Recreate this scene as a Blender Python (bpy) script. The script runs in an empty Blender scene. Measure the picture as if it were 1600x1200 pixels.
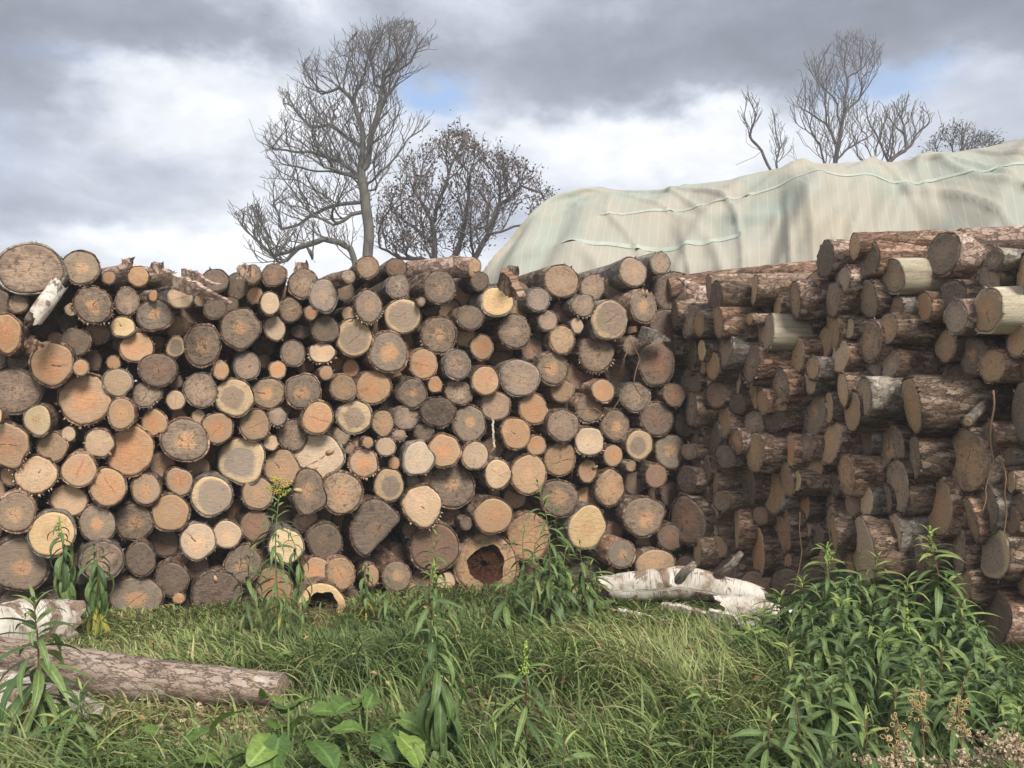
import bpy, math, random
import numpy as np
from mathutils import Vector, Matrix, noise
from mathutils.kdtree import KDTree
random.seed(7); np.random.seed(7)
sc = bpy.context.scene
COL = sc.collection
R = math.radians
F, HC = 1230.0, 1.5            # focal length in photo pixels and eye height in metres

# ------------------------------------------------------------------ camera
cam = bpy.data.cameras.new('camera'); camo = bpy.data.objects.new('camera', cam); COL.objects.link(camo)
cam.sensor_width = 36; cam.lens = 36*F/1600; cam.clip_start = 0.05; cam.clip_end = 2000
camo.location = (0, 0, HC); camo.rotation_euler = (R(90), 0, 0); sc.camera = camo

# ------------------------------------------------------------------ light
SUN_AZ, SUN_EL = 155.0, 45.0   # degrees clockwise from the view direction (+Y), elevation
sd = Vector((math.sin(R(SUN_AZ))*math.cos(R(SUN_EL)), math.cos(R(SUN_AZ))*math.cos(R(SUN_EL)), math.sin(R(SUN_EL))))
sun = bpy.data.lights.new('sun', 'SUN'); suno = bpy.data.objects.new('sun', sun); COL.objects.link(suno)
sun.energy = 3.7; sun.angle = R(18); sun.color = (1, 0.93, 0.84)
suno.rotation_euler = sd.to_track_quat('Z', 'Y').to_euler(); suno.location = sd*50
sc.view_settings.view_transform = 'Standard'; sc.view_settings.look = 'None'
sc.view_settings.gamma = 1; sc.view_settings.exposure = 0.58
try: sc.view_settings.use_curve_mapping = False
except Exception: pass
sc.render.engine = 'CYCLES'
sc.cycles.max_bounces = 5; sc.cycles.diffuse_bounces = 3

# ------------------------------------------------------------------ node helper
class NT:
    def __init__(s, nt): s.nt = nt; s.n = nt.nodes; s.l = nt.links
    def add(s, t, **k):
        n = s.n.new(t)
        for a, v in k.items(): setattr(n, a, v)
        return n
    def put(s, sock, v):
        if isinstance(v, bpy.types.NodeSocket): s.l.new(v, sock)
        elif isinstance(v, (tuple, list)) and len(v) == 3 and sock.type == 'RGBA': sock.default_value = (*v, 1)
        else: sock.default_value = v
    def m(s, op, a, b=None, c=None):
        n = s.add('ShaderNodeMath', operation=op); s.put(n.inputs[0], a)
        if b is not None: s.put(n.inputs[1], b)
        if c is not None: s.put(n.inputs[2], c)
        return n.outputs[0]
    def vm(s, op, a, b=None):
        n = s.add('ShaderNodeVectorMath', operation=op); s.put(n.inputs[0], a)
        if b is not None: s.put(n.inputs[1], b)
        return n.outputs[0]
    def mix(s, f, a, b, bt='MIX'):
        n = s.add('ShaderNodeMix', data_type='RGBA', blend_type=bt); s.put(n.inputs[0], f); s.put(n.inputs[6], a); s.put(n.inputs[7], b)
        return n.outputs[2]
    def ss(s, v, a, b):
        n = s.add('ShaderNodeMapRange', interpolation_type='SMOOTHSTEP'); s.put(n.inputs[0], v); s.put(n.inputs[1], a); s.put(n.inputs[2], b)
        return n.outputs[0]
    def lin(s, v, a, b, c=0., d=1.):
        n = s.add('ShaderNodeMapRange'); s.put(n.inputs[0], v)
        for i, q in zip((1, 2, 3, 4), (a, b, c, d)): s.put(n.inputs[i], q)
        return n.outputs[0]
    def noise(s, vec, scale, detail=4, rough=.55, dist=0., col=False):
        n = s.add('ShaderNodeTexNoise'); s.put(n.inputs['Vector'], vec); n.inputs['Scale'].default_value = scale
        n.inputs['Detail'].default_value = detail; n.inputs['Roughness'].default_value = rough; n.inputs['Distortion'].default_value = dist
        return n.outputs[1 if col else 0]
    def map(s, vec, scale=(1, 1, 1), loc=(0, 0, 0), rot=(0, 0, 0)):
        n = s.add('ShaderNodeMapping'); s.put(n.inputs[0], vec); s.put(n.inputs[1], loc); s.put(n.inputs[2], rot); s.put(n.inputs[3], scale)
        return n.outputs[0]
    def xyz(s, v):
        n = s.add('ShaderNodeSeparateXYZ'); s.put(n.inputs[0], v); return n.outputs
    def comb(s, x, y, z):
        n = s.add('ShaderNodeCombineXYZ')
        for i, q in enumerate((x, y, z)): s.put(n.inputs[i], q)
        return n.outputs[0]
    def ramp(s, f, stops):
        n = s.add('ShaderNodeValToRGB'); s.put(n.inputs[0], f); e = n.color_ramp.elements
        while len(e) < len(stops): e.new(0.5)
        for q, (p, c) in zip(e, stops): q.position = p; q.color = (*c, 1)
        return n.outputs[0]
    def attr(s, name): return s.add('ShaderNodeAttribute', attribute_name=name)
    def bump(s, h, strength=.5, dist=.01):
        n = s.add('ShaderNodeBump'); s.put(n.inputs['Height'], h); n.inputs['Strength'].default_value = strength; n.inputs['Distance'].default_value = dist
        return n.outputs[0]

def mat(name):
    m = bpy.data.materials.new(name); m.use_nodes = True; nt = NT(m.node_tree)
    b = m.node_tree.nodes['Principled BSDF']; b.inputs['Roughness'].default_value = .85
    b.inputs['Specular IOR Level'].default_value = .2
    return m, nt, b

# ------------------------------------------------------------------ sky: clear sky behind broken cloud
w = bpy.data.worlds.new('World'); sc.world = w; w.use_nodes = True
N = NT(w.node_tree); bg = w.node_tree.nodes['Background']
sky = N.add('ShaderNodeTexSky', sky_type='NISHITA'); sky.sun_disc = False
sky.sun_elevation = R(SUN_EL); sky.sun_rotation = R(SUN_AZ)
tc = N.add('ShaderNodeTexCoord').outputs['Generated']
X, Y, Z = N.xyz(tc)
az = N.m('MULTIPLY', N.m('ARCTAN2', X, Y), 57.2958)
el = N.m('MULTIPLY', N.m('ARCSINE', N.m('MINIMUM', N.m('MAXIMUM', Z, -1.), 1.)), 57.2958)
stretch = N.map(tc, (1, 1, 2.2))
n1 = N.noise(stretch, 3.2, 7, .55, .3); n2 = N.noise(N.map(tc, (1, 1, 1.6), (3, 1, 5)), 8.5, 6, .6, .2); n3 = N.noise(N.map(tc, (1, 1, 1.5), (7, 2, 5)), 1.6, 3, .5)
wob = N.m('MULTIPLY', N.m('SUBTRACT', n2, .5), 12.)
wob2 = N.m('MULTIPLY', N.m('SUBTRACT', N.noise(N.map(tc, (1, 1, 1.6), (9, 4, 2)), 7., 6, .6), .5), 7.)
azw = N.m('ADD', az, wob); elw = N.m('ADD', el, wob2)
def blob(a0, e0, sa, se, amp, tilt=0.):
    da = N.m('DIVIDE', N.m('SUBTRACT', azw, a0), sa)
    de = N.m('DIVIDE', N.m('ADD', N.m('SUBTRACT', elw, e0), N.m('MULTIPLY', N.m('SUBTRACT', azw, a0), -tilt)), se)
    q = N.m('ADD', N.m('POWER', N.m('ABSOLUTE', da), 2.6), N.m('POWER', N.m('ABSOLUTE', de), 2.6))
    return N.m('MULTIPLY', N.m('POWER', 2.718, N.m('MULTIPLY', q, -1.)), amp)
def pa(px, py):
    x, z = (px-800)/F, (600-py)/F
    return math.degrees(math.atan(x)), math.degrees(math.asin(z/math.sqrt(1+x*x+z*z)))
def pb(px, py, sx, sy, amp, tilt=0.):
    a, e = pa(px, py); return blob(a, e, sx/F*57.3*.85, sy/F*57.3*.9, amp, tilt)
# thickness of the cloud (dark bases) as a field over the whole sky
field = N.m('MULTIPLY', N.m('SUBTRACT', n1, .5), 1.6)
field = N.m('ADD', field, N.m('MULTIPLY', N.m('SUBTRACT', n3, .5), .45))
for b in (pb(1160, 95, 520, 62, .50), pb(1250, -20, 640, 120, .40), pb(1450, -300, 900, 270, .35), pb(20, 110, 105, 90, .42), pb(60, -10, 260, 90, .38), pb(310, 30, 170, 62, .42),
          pb(575, 40, 90, 70, .10), pb(190, 300, 270, 62, .26), pb(400, 200, 60, 60, .10), pb(790, 250, 60, 50, .08), pb(300, 130, 190, 45, -.2), pb(960, 215, 270, 60, -.22), pb(880, 290, 120, 40, -.2),
          pb(230, 385, 260, 26, -.2), pb(1150, 200, 160, 40, -.1), pb(1530, 190, 120, 60, .05), pb(-700, 100, 500, 300, .25), pb(300, -500, 900, 250, .2)):
    field = N.m('ADD', field, b)
field = N.m('ADD', field, .20)
cloud = N.ramp(field, [(0., (.72, .735, .765)), (.2, (.59, .62, .675)), (.42, (.395, .43, .505)), (.66, (.25, .275, .335)), (1., (.18, .20, .25))])
fine = N.m('ADD', N.m('MULTIPLY', N.m('SUBTRACT', N.noise(N.map(tc, (1, 1, 1.8), (5, 5, 1)), 20., 6, .6, .4), .5), .42), 1.)
cloud = N.mix(1., cloud, N.comb(fine, fine, fine), 'MULTIPLY')
gap = N.m('ADD', N.m('ADD', pb(660, 142, 70, 34, 1.1), pb(1400, 138, 100, 28, .9)), N.m('ADD', pb(100, 92, 60, 18, .2), pb(-300, 180, 200, 60, .8)))
gap = N.m('ADD', gap, N.m('MULTIPLY', N.ss(n3, .62, .74), N.ss(el, 28., 40.)))
blue = N.mix(.55, sky.outputs[0], (3.0, 4.7, 7.6))
cs = N.vm('SCALE', cloud); cs.node.inputs['Scale'].default_value = 10.
skyc = N.mix(N.m('MINIMUM', N.m('MULTIPLY', gap, .9), 1.), cs, blue)
low = N.ss(el, -1., -8.)
skyc = N.mix(low, skyc, (2.0, 2.1, 1.9))
N.put(bg.inputs[0], skyc); bg.inputs[1].default_value = .1

# ------------------------------------------------------------------ geometry helpers
def P(px, py, d): return Vector(((px-800)/F*d, d, HC-(py-600)/F*d))
def tag(o, label=None, cat=None, group=None, kind=None):
    if label: o['label'] = label
    if cat: o['category'] = cat
    if group: o['group'] = group
    if kind: o['kind'] = kind
    return o
def link(name, me, parent=None):
    o = bpy.data.objects.new(name, me); COL.objects.link(o)
    if parent: o.parent = parent
    return o
class MB:
    """collects vertices, faces, uv per vertex and named per-vertex colours"""
    def __init__(s): s.v = []; s.f = []; s.uv = []; s.at = {}; s.n = 0
    def add(s, v, f, uv=None, **at):
        v = np.asarray(v, float); k = len(v)
        s.v.append(v); s.f += [tuple(i+s.n for i in q) for q in f]
        s.uv.append(np.zeros((k, 2)) if uv is None else np.asarray(uv, float))
        for a, c in at.items():
            c = np.asarray(c, float); c = np.tile(c, (k, 1)) if c.ndim == 1 else c
            s.at.setdefault(a, []).append(c)
        s.n += k
    def mesh(s, name, mats, smooth=True, org=None):
        me = bpy.data.meshes.new(name)
        v = np.concatenate(s.v) if s.v else np.zeros((0, 3))
        if org is not None: v = v-np.array(org)
        me.from_pydata(v.tolist(), [], s.f)
        uv = np.concatenate(s.uv); ul = me.uv_layers.new(name='UVMap')
        li = np.zeros(len(me.loops), int); me.loops.foreach_get('vertex_index', li)
        ul.data.foreach_set('uv', uv[li].ravel())
        for a, c in s.at.items():
            c = np.concatenate(c); at = me.attributes.new(a, 'FLOAT_COLOR', 'POINT')
            c4 = np.ones((len(c), 4)); c4[:, :3] = c; at.data.foreach_set('color', c4.ravel())
        for m in (mats if isinstance(mats, list) else [mats]): me.materials.append(m)
        if smooth: me.polygons.foreach_set('use_smooth', [True]*len(me.polygons))
        me.update(); return me
    def build(s, name, mats, parent=None, smooth=True, org=None):
        o = link(name, s.mesh(name, mats, smooth, org), parent)
        if org is not None and parent is None: o.location = org
        return o
def frame(t):
    t = Vector(t).normalized(); u = Vector((0, 0, 1)) if abs(t.z) < .9 else Vector((0, 1, 0))
    a = t.cross(u).normalized(); return a, a.cross(t).normalized()
def tube(mb, pts, rad, sides=6, cap=True, uvs=None, **at):
    pts = [Vector(p) for p in pts]; n = len(pts); V = []; U = []; Fc = []
    rad = rad if hasattr(rad, '__len__') else [rad]*n; L = 0; a0 = None
    for i, p in enumerate(pts):
        t = (pts[min(i+1, n-1)]-pts[max(i-1, 0)]); t = t.normalized() if t.length > 1e-9 else Vector((0, 0, 1))
        if a0 is None: a0, _ = frame(t)
        a = (a0-t*a0.dot(t)); a = a.normalized() if a.length > 1e-5 else frame(t)[0]; a0 = a; b = t.cross(a)
        if i: L += (p-pts[i-1]).length
        for k in range(sides):
            th = 2*math.pi*k/sides; V.append(p+(a*math.cos(th)+b*math.sin(th))*rad[i]); U.append((k/sides*2*math.pi*rad[0], L))
    for i in range(n-1):
        for k in range(sides):
            Fc.append((i*sides+k, i*sides+(k+1) % sides, (i+1)*sides+(k+1) % sides, (i+1)*sides+k))
    if cap: Fc.append(tuple(reversed(range(sides)))); Fc.append(tuple((n-1)*sides+k for k in range(sides)))
    mb.add([tuple(v) for v in V], Fc, U, **at)

# ------------------------------------------------------------------ materials
def bark_mat(name, c0, c1, c2, sx=26, sy=7, bump=.9, cellk=.2, ck=.5):
    m, n, b = mat(name); uv = n.add('ShaderNodeUVMap').outputs[0]
    rnd = n.add('ShaderNodeObjectInfo').outputs['Random']
    off = n.comb(n.m('MULTIPLY', rnd, 31.), n.m('MULTIPLY', rnd, 17.), 0.)
    v = n.vm('ADD', n.map(uv, (sx, sy, 1)), off)
    a = n.noise(v, 1., 6, .62, .6); fine = n.noise(n.vm('ADD', n.map(uv, (150, 60, 1)), off), 1., 5, .7)
    big = n.noise(n.vm('ADD', n.map(uv, (5, 1.6, 1)), off), 1., 3, .5)
    wp = n.vm('SCALE', n.noise(n.map(v, (1.3, 1.6, 1)), 1., 5, .7, 0, True)); wp.node.inputs['Scale'].default_value = 2.4
    vv = n.vm('ADD', n.map(v, (1.25, 1.7, 1)), wp)
    ve = n.add('ShaderNodeTexVoronoi', feature='DISTANCE_TO_EDGE'); n.put(ve.inputs['Vector'], vv); ve.inputs['Scale'].default_value = 1.
    vc = n.add('ShaderNodeTexVoronoi'); n.put(vc.inputs['Vector'], vv); vc.inputs['Scale'].default_value = 1.
    cell = n.xyz(vc.outputs['Color'])[0]; crack = n.ss(ve.outputs['Distance'], .0, .07)
    h = n.m('ADD', n.m('MULTIPLY', a, .55), n.m('MULTIPLY', fine, .5))
    q = n.m('ADD', n.m('ADD', n.m('MULTIPLY', h, .75), n.m('MULTIPLY', n.m('SUBTRACT', cell, .5), cellk)), n.m('MULTIPLY', n.m('SUBTRACT', big, .5), .45))
    c = n.ramp(q, [(.26, c0), (.42, c1), (.58, c2)])
    c = n.mix(n.lin(crack, 0, 1, ck, 0), c, tuple(q_*.45 for q_ in c0))
    h = n.m('ADD', h, n.m('MULTIPLY', cell, cellk*2))
    hs = n.add('ShaderNodeHueSaturation'); n.put(hs.inputs['Value'], n.lin(rnd, 0, 1, .75, 1.2)); n.put(hs.inputs['Color'], c)
    n.put(b.inputs['Base Color'], hs.outputs[0])
    n.put(b.inputs['Normal'], n.bump(n.m('ADD', h, n.m('MULTIPLY', crack, .5)), bump, .012)); return m
BARK = {
 'pine': bark_mat('pine_bark', (.10, .058, .04), (.33, .20, .13), (.58, .44, .34)),
 'brown': bark_mat('brown_bark', (.052, .035, .026), (.185, .125, .085), (.38, .295, .225)),
 'grey': bark_mat('grey_bark', (.09, .075, .062), (.23, .195, .16), (.42, .37, .31), 20, 9, .7),
 'pale': bark_mat('peeled_wood', (.24, .20, .14), (.42, .37, .27), (.56, .50, .385), 40, 3, .35, .05, .15),
 'fallen': bark_mat('thin_flaking_bark', (.15, .095, .07), (.36, .275, .215), (.56, .48, .41), 24, 5, 1., .10, .25),
 'pink': bark_mat('flaky_pink_bark', (.13, .08, .06), (.37, .26, .20), (.60, .49, .41), 22, 10, 1.),
}
def birch_mat():
    m, n, b = mat('birch_bark'); uv = n.add('ShaderNodeUVMap').outputs[0]
    rnd = n.add('ShaderNodeObjectInfo').outputs['Random']
    off = n.comb(n.m('MULTIPLY', rnd, 31.), n.m('MULTIPLY', rnd, 17.), 0.)
    v = n.vm('ADD', uv, off)
    a = n.noise(n.map(v, (9, 26, 1)), 1., 5, .6, .8); c = n.noise(n.map(v, (4, 5, 1)), 1., 5, .6, 1.5); l = n.noise(n.map(v, (10, 120, 1)), 1., 2, .5)
    base = n.ramp(n.m('ADD', n.m('MULTIPLY', n.noise(n.map(v, (9, 9, 1)), 1., 6, .7), .6), n.m('MULTIPLY', n.noise(n.map(v, (3, 4, 1), (5, 5, 0)), 1., 3, .5), .4)), [(.38, (.24, .19, .14)), (.47, (.44, .40, .34)), (.6, (.60, .57, .52))])
    base = n.mix(n.ss(l, .57, .66), base, (.2, .17, .15))
    base = n.mix(n.ss(n.m('ADD', c, n.m('MULTIPLY', n.m('SUBTRACT', a, .5), .35)), .53, .58), base, n.mix(n.ss(a, .35, .6), (.05, .04, .035), (.24, .17, .12)))
    n.put(b.inputs['Base Color'], base); n.put(b.inputs['Normal'], n.bump(n.m('SUBTRACT', a, c), .6, .01)); return m
BARK['birch'] = birch_mat()

def wood_end_mat():
    m, n, b = mat('sawn_log_end'); uv = n.add('ShaderNodeUVMap').outputs[0]
    sap = n.attr('sap').outputs['Color']; heart = n.attr('heart').outputs['Color']; prm = n.attr('prm').outputs['Vector']
    hr, gr, sd_ = n.xyz(prm)
    off = n.comb(n.m('MULTIPLY', sd_, 37.), n.m('MULTIPLY', sd_, 71.), n.m('MULTIPLY', sd_, 13.))
    u = n.vm('ADD', uv, off)
    wv = n.noise(u, 1.6, 3, .5, 0, True)
    warp = n.vm('SCALE', n.vm('SUBTRACT', wv, (.5, .5, .5))); warp.node.inputs['Scale'].default_value = .28
    p = n.vm('ADD', uv, warp); px_, py_, _ = n.xyz(p)
    px_ = n.m('SUBTRACT', px_, n.m('MULTIPLY', n.m('SUBTRACT', n.m('FRACT', n.m('MULTIPLY', sd_, 7.7)), .5), .25))
    py_ = n.m('SUBTRACT', py_, n.m('MULTIPLY', n.m('SUBTRACT', n.m('FRACT', n.m('MULTIPLY', sd_, 3.3)), .5), .25))
    d = n.m('SQRT', n.m('ADD', n.m('MULTIPLY', px_, px_), n.m('MULTIPLY', py_, py_)))
    patch = n.noise(u, 2.3, 5, .65, .5); fine = n.noise(u, 22., 4, .7)
    e = n.m('ADD', d, n.m('MULTIPLY', n.m('SUBTRACT', patch, .5), .35))
    hm = n.ss(n.m('SUBTRACT', e, hr), .13, -.10)
    c = n.mix(hm, sap, heart)
    pf = n.ss(n.m('SUBTRACT', e, n.m('MULTIPLY', hr, .45)), .15, -.1)
    c = n.mix(n.m('MULTIPLY', pf, .25), c, n.vm('MULTIPLY', c, (1.25, 1.12, 1.0)))
    # growth rings
    rg = n.m('SINE', n.m('MULTIPLY', n.m('ADD', d, n.m('MULTIPLY', fine, .012)), 95.))
    rg2 = n.m('SINE', n.m('MULTIPLY', d, 31.))
    ring = n.m('ADD', n.m('MULTIPLY', rg, .5), n.m('MULTIPLY', rg2, .5))
    # saw marks
    ang = n.m('MULTIPLY', sd_, 40.)
    sm = n.add('ShaderNodeMapping'); n.put(sm.inputs[0], u); n.put(sm.inputs[2], n.comb(0., 0., ang)); sm.inputs[3].default_value = (3, 26, 1)
    saw = n.noise(sm.outputs[0], 1., 3, .6)
    tone = n.m('ADD', n.m('ADD', 1., n.m('MULTIPLY', ring, .055)), n.m('ADD', n.m('MULTIPLY', n.m('SUBTRACT', saw, .5), .95), n.m('MULTIPLY', n.m('SUBTRACT', fine, .5), .7)))
    c = n.mix(1., c, n.comb(tone, tone, tone), 'MULTIPLY')
    # weathering: grey film and dark mould in patches, more towards the rim
    g1 = n.noise(n.vm('ADD', u, (9, 3, 1)), 3.1, 7, .7, .8)
    gm = n.m('ADD', n.m('ADD', g1, n.m('MULTIPLY', n.m('SUBTRACT', d, .5), .28)), n.m('SUBTRACT', gr, .5))
    c = n.mix(n.m('MULTIPLY', n.ss(gm, .40, .64), .74), c, n.mix(n.ss(saw, .3, .7), (.10, .073, .055), (.225, .165, .125)))
    mo = n.noise(n.vm('ADD', u, (2, 8, 4)), 4.5, 7, .75, 1.)
    c = n.mix(n.m('MULTIPLY', n.ss(n.m('ADD', mo, n.m('MULTIPLY', gr, .22)), .63, .73), .7), c, (.055, .042, .032))
    # drying checks from the pith
    th = n.m('ARCTAN2', py_, px_)
    k = n.m('ADD', 1., n.m('FLOOR', n.m('MULTIPLY', n.m('FRACT', n.m('MULTIPLY', sd_, 9.1)), 3.)))
    line = n.m('MULTIPLY', n.m('ABSOLUTE', n.m('SINE', n.m('ADD', n.m('MULTIPLY', n.m('MULTIPLY', th, .5), k), n.m('ADD', n.m('MULTIPLY', sd_, 50.), n.m('MULTIPLY', patch, .5))))), d)
    ck = n.m('MULTIPLY', n.ss(line, .022, .006), n.m('MULTIPLY', n.ss(d, .02, .06), n.ss(n.m('ADD', d, n.m('MULTIPLY', fine, .3)), n.m('ADD', .35, n.m('FRACT', n.m('MULTIPLY', sd_, 5.3))), .3)))
    ck = n.m('MULTIPLY', ck, n.m('GREATER_THAN', n.m('FRACT', n.m('MULTIPLY', sd_, 13.7)), .45))
    c = n.mix(n.m('MULTIPLY', ck, .8), c, (.03, .022, .016))
    n.put(b.inputs['Base Color'], c)
    h = n.m('ADD', n.m('MULTIPLY', saw, .8), n.m('ADD', n.m('MULTIPLY', fine, .4), n.m('MULTIPLY', ck, -1.5)))
    n.put(b.inputs['Normal'], n.bump(n.m('ADD', h, n.m('MULTIPLY', ring, .06)), .55, .006)); return m
ENDM = wood_end_mat()

def plain(name, col, var=.25, scale=8, rough=.8, trans=0, bump=.0, coord='Object'):
    m, n, b = mat(name); v = n.add('ShaderNodeTexCoord').outputs[coord]
    a = n.noise(v, scale, 5, .6); t = n.lin(a, .3, .7, 1-var, 1+var)
    n.put(b.inputs['Base Color'], n.mix(1., tuple(col), n.comb(t, t, t), 'MULTIPLY')); b.inputs['Roughness'].default_value = rough
    if bump: n.put(b.inputs['Normal'], n.bump(a, bump, .01))
    return m
def leaf_mat(name, col, dark=.6, veins=True):
    m, n, b = mat(name); uv = n.add('ShaderNodeUVMap').outputs[0]; x, y, _ = n.xyz(uv)
    rnd = n.add('ShaderNodeObjectInfo').outputs['Random']
    a = n.noise(n.vm('ADD', n.map(uv, (4, 9, 1)), n.comb(n.m('MULTIPLY', rnd, 40.), 0., 0.)), 1., 4, .6)
    c = n.mix(n.ss(a, .3, .7), tuple(q*dark for q in col), tuple(col))
    rib = n.ss(n.m('ABSOLUTE', x), .09, .02)
    c = n.mix(n.m('MULTIPLY', rib, .45), c, tuple(min(1, q*1.9+.02) for q in col))
    vn = n.m('ABSOLUTE', n.m('SUBTRACT', n.m('FRACT', n.m('ADD', n.m('MULTIPLY', y, 9.), n.m('MULTIPLY', n.m('ABSOLUTE', x), -6.))), .5))
    vl = n.m('MULTIPLY', n.ss(vn, .1, .0), .22 if veins else .0)
    c = n.mix(vl, c, tuple(min(1, q*1.6+.02) for q in col))
    bl = n.noise(n.vm('ADD', n.map(uv, (9, 14, 1)), n.comb(0., n.m('MULTIPLY', rnd, 20.), 0.)), 1., 5, .7)
    c = n.mix(n.m('MULTIPLY', n.ss(bl, .62, .72), .35), c, (.22, .19, .06))
    hs = n.add('ShaderNodeHueSaturation'); n.put(hs.inputs['Value'], n.lin(rnd, 0, 1, .6, 1.4)); n.put(hs.inputs['Hue'], n.lin(rnd, 0, 1, .515, .475)); n.put(hs.inputs['Color'], c)
    n.put(b.inputs['Base Color'], hs.outputs[0]); b.inputs['Roughness'].default_value = .5; b.inputs['Specular IOR Level'].default_value = .35
    tr = n.add('ShaderNodeBsdfTranslucent'); n.put(tr.inputs[0], hs.outputs[0])
    mx = n.add('ShaderNodeMixShader'); mx.inputs[0].default_value = .25; out = m.node_tree.nodes['Material Output']
    n.put(mx.inputs[1], b.outputs[0]); n.put(mx.inputs[2], tr.outputs[0]); n.put(out.inputs[0], mx.outputs[0])
    n.put(b.inputs['Normal'], n.bump(n.m('ADD', a, n.m('MULTIPLY', rib, -.6)), .3, .004)); return m
LEAF = leaf_mat('goldenrod_leaf', (.125, .20, .065)); LEAFL = leaf_mat('young_leaf', (.23, .31, .09)); LEAFY = leaf_mat('yellowed_leaf', (.42, .38, .08))
LEAFB = leaf_mat('broad_leaf', (.13, .225, .05), .6)
STEM = plain('green_stem', (.12, .17, .06)); STEMR = plain('reddish_stem', (.16, .10, .055))
VEIN = None
YEL = plain('yellow_flowers', (.55, .42, .06), .3, 60); BUD = plain('green_buds', (.26, .36, .08), .3, 60)
FLUFF = plain('dry_seed_fluff', (.40, .32, .21), .45, 90); HUSK = plain('seed_husk', (.38, .27, .13), .4, 60)

# ------------------------------------------------------------------ log stacks
# look code -> sapwood, heartwood, heart radius, weathering, bark kinds, words
LOOK = {
 'g': ((.345, .255, .19), (.38, .275, .195), .40, .46, ('brown', 'grey'), 'weathered grey sawn end', 'grey'),
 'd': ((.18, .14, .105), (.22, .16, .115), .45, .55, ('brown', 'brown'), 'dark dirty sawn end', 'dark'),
 't': ((.42, .285, .18), (.47, .30, .18), .45, .36, ('brown', 'pine'), 'tan sawn end', 'tan'),
 'p': ((.48, .355, .245), (.51, .37, .25), .45, .24, ('brown', 'grey'), 'pale sawn end', 'pale'),
 'o': ((.46, .30, .185), (.51, .285, .16), .55, .22, ('brown', 'pine'), 'orange sawn end', 'orange'),
 'c': ((.30, .23, .165), (.50, .31, .18), .36, .46, ('brown', 'pine'), 'grey end and orange heart', 'orange-hearted'),
 'y': ((.50, .375, .235), (.29, .225, .17), .72, .24, ('brown', 'grey'), 'yellow rim and grey heart', 'yellow-rimmed'),
 'Y': ((.55, .40, .23), (.50, .35, .20), .35, .18, ('grey', 'brown'), 'pale yellow sawn end', 'yellow'),
 'r': ((.25, .165, .12), (.29, .175, .12), .5, .42, ('brown', 'brown'), 'dull reddish brown end', 'reddish'),
 'k': ((.06, .045, .035), (.12, .06, .04), .4, .75, ('brown', 'brown'), 'black rotten end', 'black'),
}
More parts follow.
